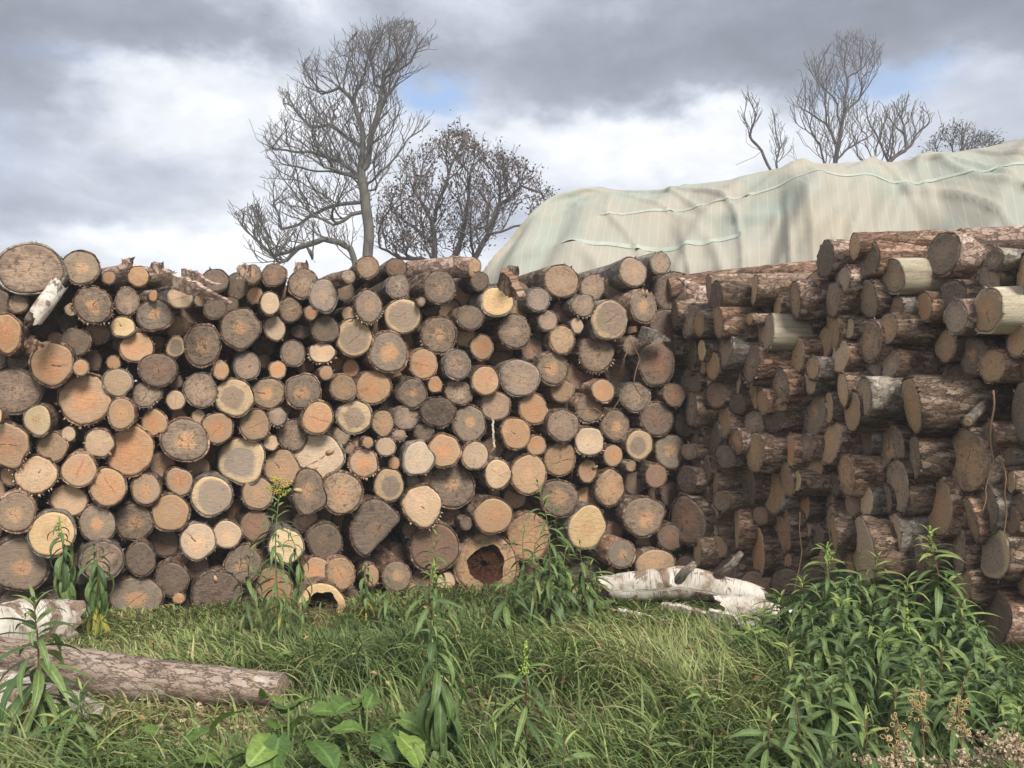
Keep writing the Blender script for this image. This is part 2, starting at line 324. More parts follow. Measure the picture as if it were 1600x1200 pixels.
# tiles of the front stack: (x0, y0, rows of (x, y, rx, ry, look+flags)) measured at 5.333 px per photo pixel
# flags: b set back, x ragged edge, n branch stub, h hollow, l lobed outline, s slanted cut, w lies askew
FT = [
(0, 370, [(250,268,240,208,'g'),(672,255,142,138,'c'),(908,340,52,54,'o'),(1155,330,80,85,'t'),(1420,335,34,42,'r'),(150,557,77,78,'g'),
 (595,605,52,55,'p'),(775,570,155,145,'cx'),(1058,540,92,115,'g'),(1278,490,38,45,'o'),(1505,500,98,98,'p'),(1022,750,98,85,'Y'),
 (1285,655,138,125,'c'),(1470,750,95,88,'tb'),(1140,920,125,125,'o'),(1462,918,85,85,'y'),(55,805,125,165,'o'),(625,880,120,115,'d'),(150,1030,85,85,'db'),
 (430,1060,180,172,'o'),(672,1090,60,68,'o'),(945,1050,60,56,'o'),(1315,1110,148,135,'r'),(30,410,36,36,'d'),(140,415,42,42,'db'),(770,1020,70,90,'db'),(1000,880,70,70,'db')]),
(280, 370, [(300,365,110,95,'d'),(610,312,68,75,'c'),(790,320,98,90,'r'),(1028,388,112,120,'g'),(1205,490,115,130,'g'),(1385,450,75,78,'gb'),
 (630,488,62,68,'o'),(757,555,75,95,'p'),(925,610,88,102,'g'),(1098,632,52,62,'o'),(1412,640,55,58,'p'),(300,600,92,85,'d'),
 (510,765,155,165,'c'),(798,762,85,100,'p'),(1220,770,105,115,'d'),(1460,840,145,155,'y'),(195,905,150,165,'c'),(565,1080,105,110,'g'),
 (948,972,98,105,'g'),(1190,965,108,85,'px'),(352,1115,65,72,'o'),(820,1110,68,75,'o'),(1225,1135,55,60,'o'),(1430,1095,70,75,'ob'),(1010,790,70,50,'kb')]),
(560, 370, [(75,255,88,92,'g'),(315,260,88,75,'rb'),(330,415,92,100,'g'),(680,422,130,130,'g'),(1010,370,70,78,'d'),(1160,540,130,120,'Y'),
 (1500,525,92,98,'g'),(85,580,112,130,'gx'),(525,540,32,38,'g'),(372,660,142,144,'y'),(675,820,135,150,'cx'),(935,675,102,100,'d'),(1305,790,132,135,'g'),
 (255,965,150,165,'c'),(545,1060,110,125,'o'),(825,1065,105,120,'g'),(1030,922,92,102,'o'),(1580,700,80,82,'g')]),
(840, 370, [(200,370,135,140,'g'),(460,425,105,110,'gb'),(795,295,112,118,'g'),(1025,220,85,92,'g'),(380,572,100,92,'gx'),(885,580,120,135,'cn'),
 (600,695,150,160,'y'),(330,740,50,66,'p'),(205,860,105,110,'t'),(490,975,145,150,'gx'),(785,910,72,80,'g'),(990,1060,150,185,'r'),(130,1095,130,130,'c'),(900,835,75,50,'dbx')]),
(0, 580, [(130,170,185,185,'gl'),(705,235,205,205,'ox'),(980,95,120,115,'p'),(1220,195,110,100,'gx'),(1462,242,78,83,'p'),(1010,355,115,125,'t'),
 (1285,430,112,110,'o'),(312,410,122,130,'Y'),(60,620,185,185,'ox'),(570,525,57,62,'p'),(435,635,120,120,'t'),(825,600,120,115,'pn'),(1085,665,190,200,'o'),
 (660,825,135,135,'o'),(300,865,170,150,'px'),(898,968,148,155,'o'),(1215,985,118,122,'t'),(1495,920,110,120,'o'),(570,1075,140,130,'px'),(1540,575,180,175,'c'),(-10,370,25,60,'Y')]),
(280, 580, [(175,160,130,145,'g'),(460,220,155,155,'y'),(740,185,128,128,'c'),(1035,170,135,145,'c'),(1370,140,108,110,'t'),(160,380,55,62,'p'),(320,475,120,130,'o'),
 (630,450,122,130,'t'),(820,380,72,75,'gx'),(885,310,50,60,'tb'),(1155,390,125,130,'o'),(1462,382,138,135,'y'),(945,535,118,128,'g'),(765,600,58,60,'p'),(1355,540,68,75,'g'),
 (1490,595,48,48,'t'),(1415,640,45,48,'g'),(525,745,198,188,'y'),(855,810,140,150,'t'),(1160,725,195,200,'pnl'),(270,1040,160,160,'y'),(655,1020,122,130,'t'),
 (1085,1010,140,180,'cln'),(1355,1015,165,170,'t')]),
(560, 580, [(125,135,140,138,'o'),(450,185,115,120,'c'),(640,112,58,68,'o'),(840,180,110,100,'g'),(1060,80,110,120,'o'),(1345,55,158,155,'g'),(1145,290,120,118,'g'),(1460,315,118,122,'o'),
 (665,340,135,130,'kx'),(205,435,90,105,'t'),(400,395,110,95,'g'),(550,512,72,75,'d'),(925,440,128,150,'c'),(335,530,60,50,'gx'),(230,630,85,75,'p'),(340,635,40,45,'gb'),
 (715,665,132,135,'o'),(500,730,120,140,'pl'),(975,705,105,115,'p'),(1130,640,85,95,'rb'),(1315,520,120,130,'o'),(1485,620,75,85,'o'),(297,770,50,54,'o'),(80,595,42,50,'o'),(45,765,115,115,'ox'),
 (255,950,120,135,'yn'),(455,918,55,60,'g'),(785,960,170,178,'c'),(1165,860,110,120,'p'),(1420,860,145,160,'t')]),
(840, 580, [(205,165,95,95,'t'),(548,165,95,95,'o'),(815,215,120,118,'g'),(1140,200,95,95,'r'),(435,310,110,118,'cx'),(650,455,125,125,'c'),(995,400,138,138,'r'),(215,455,128,135,'g'),
 (435,585,118,118,'px'),(850,615,115,125,'y'),(1110,670,140,140,'c'),(1215,440,60,100,'db'),(630,705,82,88,'o'),(190,735,130,138,'t'),(780,790,42,48,'t'),(420,835,82,95,'on'),
 (990,875,92,100,'r'),(1235,840,80,85,'rb'),(605,975,135,145,'t'),(180,1060,150,150,'c'),(1130,1030,110,100,'kb')]),
(0, 770, [(130,165,158,165,'c'),(430,345,178,185,'Y'),(810,260,145,155,'c'),(1115,245,145,158,'c'),(1420,168,150,150,'t'),(160,600,210,215,'c'),(850,570,160,165,'g'),
 (1170,555,122,140,'d'),(1430,725,135,145,'d'),(1135,870,200,175,'c'),(1390,970,65,70,'tb'),(1490,880,50,45,'o'),(660,700,70,60,'db'),(400,700,60,60,'db')]),
(280, 770, [(155,405,138,150,'p'),(398,348,115,115,'p'),(632,275,120,125,'r'),(890,445,135,145,'Y'),(1215,405,135,145,'d'),(530,600,150,150,'c'),(790,780,158,155,'o'),(1140,660,110,122,'o'),
 (1345,675,115,140,'t'),(310,840,190,180,'kn'),(1425,870,70,75,'d'),(1190,960,205,190,'YH'),(600,960,90,70,'d')]),
(560, 770, [(535,110,158,170,'px'),(150,310,205,240,'ds'),(900,255,48,55,'d'),(1125,195,155,145,'o'),(640,460,195,190,'r'),(1070,600,240,250,'th'),(1420,370,165,200,'t'),
 (320,700,115,125,'c'),(110,690,60,90,'t'),(730,755,75,90,'p'),(440,810,60,60,'t')]),
(840, 770, [(415,290,165,175,'Yc'),(890,200,175,165,'c'),(1110,375,105,110,'r'),(700,510,120,110,'c'),(985,600,170,125,'t'),(1280,200,130,120,'kb'),(1480,310,90,100,'rb')]),
]
# tiles of the side stack, whose logs lie across and show their bark; ry is the radius
ST = [
(1020, 360, [(155,565,112,155,'g'),(180,705,25,105,'g'),(470,500,22,115,'g'),(525,545,42,115,'d'),(845,500,22,115,'t'),(1185,580,38,145,'t'),(1035,640,28,80,'t'),(1435,240,60,140,'d'),
 (1500,580,50,135,'g'),(320,750,65,125,'g'),(385,780,40,100,'t'),(540,770,42,120,'t'),(805,740,22,45,'t'),(895,870,45,105,'gb'),(955,850,48,135,'gP'),(600,1000,52,130,'g'),(405,1000,30,80,'Y'),
 (400,1060,55,130,'t'),(310,1050,40,150,'d'),(495,1130,50,110,'t'),(820,1110,58,150,'gx'),(1195,1050,58,145,'t'),(1430,940,50,120,'t'),(1500,810,48,170,'t'),(1560,1050,60,130,'p'),
 (1330,1150,45,90,'t'),(140,980,45,120,'d')]),
(1300, 360, [(300,245,78,135,'dm'),(90,415,52,108,'g'),(505,385,80,130,'gP'),(925,195,118,160,'d'),(1350,240,58,85,'g'),(1310,400,75,150,'g'),(1585,370,38,160,'t'),(295,575,65,150,'g'),
 (310,920,85,160,'g'),(460,820,65,125,'t'),(530,640,50,85,'r'),(760,640,58,115,'o'),(1005,570,90,140,'d'),(1030,725,75,130,'g'),(1290,670,92,180,'tP'),(1545,915,70,125,'t'),
 (945,960,72,130,'t'),(1170,1050,88,150,'c'),(1330,1130,90,130,'t'),(480,1110,65,115,'g'),(345,1150,50,90,'g'),(140,820,35,80,'p'),(1600,1130,28,90,'r')]),
(1020, 570, [(315,370,45,130,'g'),(350,620,30,80,'g'),(250,490,60,105,'d'),(400,540,28,50,'g'),(500,605,45,130,'d'),(585,470,50,130,'t'),(695,160,28,120,'p'),(480,90,30,95,'p'),
 (825,190,40,120,'t'),(1060,170,60,140,'gx'),(1065,330,50,55,'t'),(1305,140,48,95,'p'),(1580,210,35,130,'p'),(1340,410,75,170,'c'),(1240,480,40,125,'r'),(1462,360,32,120,'p'),
 (1265,690,60,100,'g'),(1475,645,70,168,'t'),(1140,720,32,130,'o'),(915,310,45,90,'t'),(870,270,35,90,'t'),(845,490,75,100,'g'),(850,730,68,152,'t'),(700,640,40,98,'t'),(650,600,25,90,'t'),
 (780,980,62,180,'d'),(440,870,35,100,'gB'),(515,980,24,105,'gB'),(420,1080,35,110,'r'),(1010,1040,75,190,'t'),(1115,965,50,125,'t'),(1200,970,28,80,'Y'),(1575,920,30,160,'g'),
 (1510,1000,35,90,'d'),(1255,1190,42,110,'o'),(1465,1190,28,125,'t'),(365,830,35,85,'r')]),
(1300, 570, [(95,210,45,125,'g'),(165,390,55,162,'t'),(265,270,52,145,'g'),(660,335,60,215,'tD'),(1120,480,42,45,'gw'),(1590,400,75,240,'d'),(1305,600,46,112,'d'),(1445,760,60,75,'r'),
 (1125,800,130,245,'t'),(680,780,45,165,'g'),(495,700,85,190,'c'),(280,630,45,120,'r'),(120,920,58,158,'t'),(540,1010,85,190,'g'),(1490,980,30,85,'Y'),(1430,970,30,80,'t'),
 (180,1160,50,120,'t'),(275,1130,55,120,'p'),(450,1120,40,110,'g')]),
(1300, 780, [(880,60,95,220,'t'),(1145,180,52,190,'t'),(1270,90,82,195,'c'),(510,300,48,170,'p'),(250,430,78,272,'p'),(155,505,40,135,'t'),(15,280,22,140,'t'),(165,30,45,110,'g'),
 (1340,450,105,205,'y'),(1050,430,50,185,'g'),(700,480,60,160,'g'),(1080,720,62,160,'t'),(1360,990,92,212,'d'),(1600,660,45,130,'t'),(1230,1050,60,140,'g'),(1480,180,60,110,'r'),(1560,60,50,110,'g')]),
(1020, 780, [(690,200,28,182,'p'),(1060,290,48,155,'t'),(1110,260,35,150,'t'),(1285,255,28,52,'t'),(1490,230,40,165,'g'),(1120,520,30,112,'t'),(1375,300,42,85,'d'),(1360,500,50,100,'t'),
 (870,450,48,205,'o'),(370,430,30,112,'p'),(1470,520,45,120,'t')]),
]
MOSS = plain('mossy_bark', (.09, .11, .06), .4, 20, .95, bump=.6)
def log_outline(rng, n, lobed=False, ragged=False):
    th = np.linspace(0, 2*math.pi, n, endpoint=False); q = np.ones(n)
    for k in range(2, 8):
        q += rng.normal(0, .032/(k-1)**.75)*np.cos(k*th+rng.uniform(0, 6.3))
    if lobed: q += .055*np.cos(3*th+rng.uniform(0, 6))+.035*np.cos(5*th+rng.uniform(0, 6))
    if ragged: q += rng.normal(0, .018, n)
    return th, q
def make_log_meshes(C, axis, nrm, r, aspect, code, seed, length=2.4, bark=None, rings=10, nseg=None, rbt=None, body=None, face=None, flat=False):
    """adds the bark body and the sawn face, around world point C, to two collectors"""
    rng = np.random.default_rng(seed); n = nseg or (40 if r > .09 else 26)
    look = LOOK[code[0]]; fl = code[1:]
    th, q = log_outline(rng, n, 'l' in fl, 'x' in fl)
    A = Vector(axis).normalized(); Nn = Vector(nrm).normalized()
    U = Vector((0, 0, 1)).cross(Nn).normalized()*-1; V = Nn.cross(U)*-1
    if V.z < 0: V = -V
    Un, Vn, An, Cn, N3 = (np.array(k) for k in (U, V, A, C, Nn))
    bt = rbt if rbt is not None else min(.011, .004+.045*r)/r
    bt = min(bt, .1)
    cu, cv = np.cos(th)*q*aspect, np.sin(th)*q
    if 's' in fl:                       # a slab split off the lower left corner
        lim = -.35; dd = cu*.75+cv*.66
        k = np.where(dd < lim, lim/np.minimum(dd, -1e-3), 1.); cu = cu*k; cv = cv*k
    def ring(s, sc, wob=0.):
        return Cn+An*s+(np.outer(cu, Un)+np.outer(cv, Vn))*(r*sc)
    # body : rim + sides
    ss = np.concatenate([[0.0], [.012, .04], np.linspace(.1, 1, rings)**1.25*length]); V_ = []; U_ = []
    rim = ring(.004, 1-bt); rim += np.outer(rng.normal(0, .002, n), An); V_.append(rim); U_.append(np.stack([th*r, np.full(n, -.02)], 1))
    ph = rng.uniform(0, 6.3, 12); bend = rng.normal(0, .012, 2)
    chip = 1+np.minimum(0, rng.normal(0, .012, n)+.004)
    for i, s in enumerate(ss):
        t = 1-.045*s/max(length, .1)+(.0 if s > .015 else -.012)
        rel = 1+.016*np.sin(3*th+ph[0]+s*3.1)+.014*np.sin(2*th+ph[1]-s*5.)+.02*np.sin(s*4+ph[2])
        rel = rel+rng.normal(0, .019, n)*(1 if s > .015 else .4)
        base = ring(s, 1)-Cn-An*s
        p = Cn+An*s+base*(rel*t*(chip if i < 3 else 1))[:, None]+Un*bend[0]*s*s+Vn*bend[1]*s*s
        if s <= .015: p += np.outer(rng.normal(0, .003 if 'x' not in fl else .009, n), An)
        V_.append(p); U_.append(np.stack([th*r, np.full(n, s)], 1))
    m = len(V_); Vv = np.concatenate(V_); Uu = np.concatenate(U_)
    Fc = [(i*n+k, i*n+(k+1) % n, (i+1)*n+(k+1) % n, (i+1)*n+k) for i in range(m-1) for k in range(n)]
    Fc.append(tuple((m-1)*n+k for k in range(n)))
    body.add(Vv, Fc, Uu)
    # bark flakes and splinters standing off the rim
    for k in range(int(rng.integers(3, 8)+(22 if 'x' in fl else 0))):
        a = rng.uniform(0, 6.3) if 'x' not in fl else rng.uniform(3.3, 6.4)
        j = int(a/6.2832*n) % n; e = Cn+(Un*cu[j]+Vn*cv[j])*r
        out = Un*math.cos(a)+Vn*math.sin(a); tan_ = -Un*math.sin(a)+Vn*math.cos(a)
        w_ = rng.uniform(.003, .010); L = rng.uniform(.006, .022)
        tip = e+out*L-An*rng.uniform(-.004, .012)+tan_*rng.normal(0, .006)
        s0 = e-tan_*w_-out*.005+An*.004; s1 = e+tan_*w_-out*.005+An*.004
        tgt = face if ('x' in fl and rng.random() < .7) else body
        kw = dict(sap=look[0], heart=look[0], prm=(look[2], look[3]*.4, rng.random())) if tgt is face else {}
        tgt.add([s0, s1, tip, e+An*.02], [(0, 1, 2), (0, 2, 3), (1, 3, 2), (0, 3, 1)], np.array([[.9, 0]]*4)+rng.uniform(-.05, .05, (4, 2)), **kw)
    # sawn face
    jit = 1+rng.normal(0, .07, 3)*.6
    v1 = rng.uniform(.68, .98)*(1.12 if code[0] in 'Yyp' else 1)
    e1, e2 = rng.normal(.015, .035, 2); sap = np.array(look[0])*v1*np.array([1+e1, 1, 1-e1*1.3]); heart = np.array(look[1])*v1*np.array([1+e2, 1, 1-e2])
    hr = look[2]*rng.uniform(.8, 1.2); gr = look[3]*rng.uniform(.75, 1.25)
    sc_ = [0., .3, .62, .86, .965] if not ('h' in fl or 'H' in fl) else [.60 if 'h' in fl else .66, .75, .88, .965]
    rr = 1-bt+.004; Vv = []; Uu = []; rowz = []
    pw = rng.uniform(0, 6, 4); amp_ = .0012 if 'x' not in fl else .003
    cut = np.array([amp_*(np.sin(2.5*s_*np.cos(th)+pw[0])+np.sin(3.1*s_*np.sin(th)+pw[1])) for s_ in sc_]); dome = rng.uniform(-.002, .003)
    step = np.where(np.cos(th-rng.uniform(0, 6.3)) > rng.uniform(.2, .9), rng.choice([0, 0, 0, .006]), 0)
    lob = 1+.07*np.sin(3*th+1)+.05*np.sin(7*th)+rng.normal(0, .02, n)
    for i, s in enumerate(sc_):
        sq = s*(lob if (i == 0 and ('h' in fl or 'H' in fl)) else np.ones(n))
        kk = sq*rr*r
        p = Cn+np.outer(cu*kk, Un)+np.outer(cv*kk, Vn)+np.outer(cut[i]-dome*(1-s*s)+step*(s > .4), An)
        if s == 0: p = p[:1]
        Vv.append(p); uq = np.stack([np.cos(th)*sq, np.sin(th)*sq], 1); Uu.append(uq if s else uq[:1])
    p = Cn+An*.03+(np.outer(cu, Un)+np.outer(cv, Vn))*(rr*r*.99); Vv.append(p); Uu.append(np.stack([np.cos(th), np.sin(th)], 1))
    Fc = []; o = 0
    for i in range(len(Vv)-1):
        a = len(Vv[i]); nx = o+a
        if a == 1: Fc += [(o, nx+k, nx+(k+1) % n) for k in range(n)]
        else: Fc += [(o+k, nx+k, nx+(k+1) % n, o+(k+1) % n) for k in range(n)]
        o = nx
    Fc = [tuple(reversed(f)) for f in Fc]
    face.add(np.concatenate(Vv), Fc, np.concatenate(Uu), sap=sap, heart=heart, prm=(hr, gr, rng.random()))
    core = None
    if 'h' in fl or 'H' in fl:
        core = MB(); depth = .07 if 'h' in fl else .9; Vv = []; s0 = sc_[0]
        kk = (s0*lob+.01)*rr*r
        for dz, sh in ((.0, 1.), (depth*.4, .97), (depth, .9)):
            Vv.append(Cn+np.outer(cu*kk*sh, Un)+np.outer(cv*kk*sh, Vn)+np.outer(np.full(n, dz)+rng.normal(0, .004, n), An))
        for sh in (.75, .55, .35, .15):
            Vv.append(Cn+np.outer(cu*kk*sh, Un)+np.outer(cv*kk*sh, Vn)+np.outer(depth+rng.normal(0, .016 if 'h' in fl else .1, n), An))
        Fc = [((i+1)*n+k, (i+1)*n+(k+1) % n, i*n+(k+1) % n, i*n+k) for i in range(len(Vv)-1) for k in range(n)]
        core.add(np.concatenate(Vv), Fc, np.concatenate(Vv)[:, [0, 2]])
    return core
def rot_mat():
    m, n, b = mat('rotten_wood'); v = n.add('ShaderNodeTexCoord').outputs['Object']
    a = n.noise(v, 45, 6, .7, 1.); vo = n.add('ShaderNodeTexVoronoi', feature='DISTANCE_TO_EDGE'); n.put(vo.inputs[0], n.vm('ADD', v, n.vm('SCALE', n.noise(v, 20, 2, .5, 0, True)))); vo.inputs['Scale'].default_value = 22
    c = n.ramp(a, [(.3, (.03, .014, .008)), (.5, (.14, .055, .028)), (.7, (.26, .12, .06))])
    c = n.mix(n.ss(vo.outputs[0], .12, .0), c, (.012, .007, .005)); n.put(b.inputs[0], c)
    n.put(b.inputs['Normal'], n.bump(n.m('ADD', a, vo.outputs[0]), 1., .02)); return m
ROT = rot_mat()

front = []
for x0, y0, rows in FT:
    for x, y, rx, ry, c in rows: front.append([x0+x*.1875, y0+y*.1875, rx*.1875, ry*.1875, c])
side = []
for x0, y0, rows in ST:
    for x, y, rx, ry, c in rows: side.append([x0+x*.1875, y0+y*.1875, rx*.1875, ry*.1875, c])
def d_front(px): t = (px-800)/F; return (5.0+.28*3.25)/(1-.28*t)
def d_side(px): t = (px-800)/F; return 7.864/(1+1.28*t)

rng0 = np.random.default_rng(3)
FL = []                                     # px, py, rx, ry, code, depth
for k, (x, y, rx, ry, c) in enumerate(front):
    d = d_front(x)+rng0.uniform(-.07, .07)
    if 'b' in c[1:]: d += .16
    if 'H' in c[1:]: d -= .22
    FL.append(dict(px=x, py=y, rx=rx, ry=ry, c=c, d=d, side=False))
SL = []
for k, (x, y, rx, ry, c) in enumerate(side):
    SL.append(dict(px=x, py=y, rx=rx, ry=ry, c=c, d=d_side(x)+(.1 if 'b' in c[1:] else 0), side=True))
# keep the side logs from running through each other: slide them along their sight lines
for it in range(80):
    for i, a in enumerate(SL):
        ra = a['ry']/F*a['d']; za = HC-(a['py']-600)/F*a['d']
        for b_ in SL[i+1:]:
            rb = b_['ry']/F*b_['d']; zb = HC-(b_['py']-600)/F*b_['d']
            dd, dz = b_['d']-a['d'], zb-za; dist = math.hypot(dd, dz); need = .93*(ra+rb)
            if dist < need and abs(dd) < 1:
                push = min(.02, (need-dist)*.3)*(1 if dd >= 0 else -1)
                a['d'] -= push; b_['d'] += push
    for a in SL:
        q = d_side(a['px']); a['d'] = min(max(a['d'], q-.26), q+.26)

def clearance(px, py, L):
    m = 1e9
    for a in L:
        ra = .5*(a['rx']+a['ry']) if not a['side'] else a['ry']*.9
        if abs(a['px']-px) < 130 and abs(a['py']-py) < 130:
            m = min(m, math.hypot(a['px']-px, a['py']-py)-ra)
    return m
fill = []
def fill_gaps(L, xs, top, bot, isside, rmin, rmax, seed):
    rg = np.random.default_rng(seed); base = list(L); new = []
    for thr in (24, 18, 13, 9, rmin):
        for x in np.arange(xs[0], xs[1], 7.):
            for y in np.arange(370, 965, 7.):
                xx, yy = x+rg.uniform(-3, 3), y+rg.uniform(-3, 3)
                if yy < top(xx)+6 or yy > bot(xx): continue
                cl = clearance(xx, yy, base+new)
                if cl >= thr:
                    r = min(cl+4, rmax)
                    new.append(dict(px=xx, py=yy, rx=r, ry=r, c='dtrk'[rg.integers(4)], d=(d_front(xx)+rg.uniform(.12, .40)) if not isside else d_side(xx)+rg.uniform(.03, .2), side=isside, fill=True))  # dark looks mixed in so the gaps read as deep shade
    return new
def lerp(pts):
    xs, ys = zip(*pts); return lambda x: float(np.interp(x, xs, ys))
top_f = lerp([(-80, 430), (0, 430), (90, 430), (160, 438), (300, 440), (400, 436), (550, 440), (620, 455), (700, 455), (760, 450), (850, 440), (1000, 430), (1060, 450), (1090, 470)])
bot_f = lerp([(-80, 955), (500, 945), (700, 930), (1090, 900)])
top_s = lerp([(1040, 470), (1100, 470), (1270, 450), (1280, 415), (1600, 400), (1720, 395)])
bot_s = lerp([(1040, 900), (1300, 950), (1500, 1010), (1720, 1060)])
FILL_F = fill_gaps(FL, (-70, 1070), top_f, bot_f, False, 6.5, 34, 11)
FILL_S = fill_gaps(SL, (1075, 1690), top_s, bot_s, True, 8, 40, 12)

def axes(a, rg):
    if not a['side']:
        az = -24+rg.normal(0, 4); elv = rg.normal(0, 1.5)
        if a['py'] < 470 and a['px'] < 330 and a['px'] > 150: az = -50
        naz = 180+(-4 + rg.normal(0, 5)); nel = rg.normal(0, 3)
        if a['px'] > 900: naz = 180-14+rg.normal(0, 5)
    else:
        az = 84+rg.normal(0, 2.5); elv = rg.normal(0, 1.8)
        if 'w' in a['c'][1:]: az = 55; elv = 30
        va = math.degrees(math.atan((a['px']-800)/F)); want = va+math.degrees(math.acos(min(.93, max(.16, a['rx']/a['ry']))))
        naz = min(max(want, az-30), az+28)+180; nel = rg.normal(0, 4)-elv
    A = Vector((math.sin(R(az))*math.cos(R(elv)), math.cos(R(az))*math.cos(R(elv)), math.sin(R(elv))))
    Nn = Vector((math.sin(R(naz))*math.cos(R(nel)), math.cos(R(naz))*math.cos(R(nel)), math.sin(R(nel))))
    return A, Nn
def short(a):
    r = a['ry'] if a['side'] else .5*(a['rx']+a['ry'])
    k = ('thin', 'small', 'medium', 'large', 'huge'); return k[int(np.searchsorted((11, 18, 27, 36), r))], LOOK[a['c'][0]][6]
def build_log(a, seed, body, face):
    rg = np.random.default_rng(seed); A, Nn = axes(a, rg)
    C = P(a['px'], a['py'], a['d']); r = a['ry']/F*a['d']*(1.17 if a['side'] else 1.11)
    asp = 1. if a['side'] else a['rx']/a['ry']
    L = 2.3 if not a['side'] else 2.0+rg.uniform(0, .5)
    if 'w' in a['c'][1:]: L = .62; r = .035
    return C, r, A, make_log_meshes(C, A, Nn, r, asp, a['c'], seed, L, rings=(9 if not a['side'] else 26), body=body, face=face)
def bark_of(a, rg):
    fl = a['c'][1:]
    if 'B' in fl: return BARK['birch']
    if 'D' in fl: return BARK['brown']
    if 'P' in fl: return BARK['pale']
    if 'm' in fl: return BARK['pine']
    if a['side']: return BARK[['pine', 'pink', 'brown', 'pink', 'pine', 'grey', 'brown'][rg.integers(7)]]
    return BARK[LOOK[a['c'][0]][4][rg.integers(2)]]

# -- which logs are things of their own: the 300 that show largest
ALL = FL+SL; ALL.sort(key=lambda a: -a['rx']*a['ry'])
NAMED, REST = ALL[:300], ALL[300:]
def rowword(a):
    if not a['side']:
        t, b_ = top_f(a['px']), bot_f(a['px'])
    else: t, b_ = top_s(a['px']), bot_s(a['px'])
    q = (a['py']-t)/(b_-t)
    return ('top row', 'second row', 'upper part', 'upper middle', 'middle', 'lower middle', 'lower part', 'bottom row')[int(np.searchsorted((.06, .17, .30, .44, .58, .72, .87), q))]
def zone(a):
    if a['side']: return ('beside the stack corner', 'right of the corner', 'left of tall weeds', 'above tall weeds', 'right of tall weeds', 'near the hanging twigs', 'by the right edge')[int(np.searchsorted((1120, 1190, 1270, 1400, 1480, 1555), a['px']))]
    return ('at the left edge', 'in line with wilted weeds', 'right of wilted weeds', 'left of the goldenrod', 'in line with goldenrod', 'right of the goldenrod', 'left of hollow log', 'in line with hollow log', 'above the weed clump',
            'above birch log end', 'near the stack corner')[int(np.searchsorted((60, 190, 300, 400, 490, 600, 700, 810, 900, 980), a['px']))]
used = set()
EX = {'x': ' with splintered edge', 'n': ' with branch stub', 'l': ' with lobed outline', 'P': ' with peeled pale bark', 'B': ' with white birch bark', 'm': ' green with moss', 's': ' split off slanting'}
def label_for(a):
    sz, colr = short(a); lk = LOOK[a['c'][0]][5]
    if 'h' in a['c'][1:]: return 'large hollow log with crumbling red-brown rotten core at the foot of the front stack'
    if 'H' in a['c'][1:]: return 'hollow pale yellow log half sunk in the grass under the front stack'
    ex = ''.join(v for k, v in EX.items() if k in a['c'][1:])[:60]
    st = 'side' if a['side'] else 'front'
    near = sorted((b_ for b_ in NAMED if b_ is not a and b_['side'] == a['side']), key=lambda b_: math.hypot(b_['px']-a['px'], b_['py']-a['py']))[:9]
    def rel(b_):
        dx, dy = a['px']-b_['px'], a['py']-b_['py']; s2, c2 = short(b_)
        w_ = ('above' if dy < 0 else 'below') if abs(dy) > abs(dx)*1.2 else ('left of' if dx < 0 else 'right of')
        return f"{w_} {s2} {c2} one"
    head = f"{sz} log, {lk}" + ex.replace(' with', ',')
    cands = []
    for b_ in near: cands.append(f"{head}, {st} stack {rowword(a)}, {zone(a)}, {rel(b_)}")
    for b_ in near: cands.append(f"{colr} {sz} log{ex}, {st} stack {rowword(a)}, {zone(a)}, {rel(b_)}")
    for i in range(len(near)):
        for j in range(len(near)):
            if i != j: cands.append(f"{colr} {sz} log, {rel(near[i])}, {rel(near[j])}, {rowword(a)}")
    for c in cands:
        if len(c.split()) <= 16 and c not in used: used.add(c); return c
    for c in cands:
        c = ' '.join(c.split()[:16])
        if c not in used: used.add(c); return c
    return cands[0]
SM = []                                # material list order: bark, face
for k, a in enumerate(NAMED):
    body, face = MB(), MB(); rg = np.random.default_rng(500+k)
    C, r, A, core = build_log(a, 1000+k, body, face)
    bm_ = bark_of(a, rg)
    o = body.build('log', bm_, org=tuple(C))
    tag(o, label_for(a), 'log', 'logs in the side stack' if a['side'] else 'logs in the front stack')
    f = face.build('cut_end', ENDM, parent=o, org=tuple(C))
    if core is not None:
        f = core.build('rotten_core' if 'h' in a['c'] else 'hollow', ROT if 'h' in a['c'] else BARK['brown'], parent=o, org=tuple(C))
    if 'n' in a['c'][1:]:
        for j in range(2 if a['c'][0] in 'cp' else 1):
            s = MB(); th = rg.uniform(0, 6.28); rad = r*rg.uniform(.3, .85)
            p0 = Vector((math.cos(th)*rad, .01, math.sin(th)*rad)); L = rg.uniform(.02, .04)
            q = rg.uniform(.25, .4)*r*.34
            dv = Vector((math.cos(th)*1.5, -.7, math.sin(th)*1.5)).normalized(); tube(s, [p0-dv*.02, p0+dv*L*.4, p0+dv*L], [q*1.1, q*.75, q*.3], 8, uvs=None, sap=(.46, .34, .22), heart=(.42, .28, .17), prm=(.4, .45, rg.random()))
            s.build('branch_stub', ENDM, parent=o)
def joined(L, name, label, seed):
    root = None; bodies, faces = MB(), MB()
    for k, a in enumerate(L): build_log(a, seed+k, bodies, faces)
    o = bodies.build(name, BARK['brown']); faces.build('cut_end', ENDM, parent=o).__setitem__('kind', 'stuff')
    return tag(o, label, 'logs', kind='stuff')
joined(REST, 'thin_logs', 'thin poles and offcuts wedged between the bigger logs', 5000)
joined([dict(a) for a in FILL_F+FILL_S], 'recessed_logs', 'log ends set back in the gaps of both stacks, many coloured dark for shade', 7000)
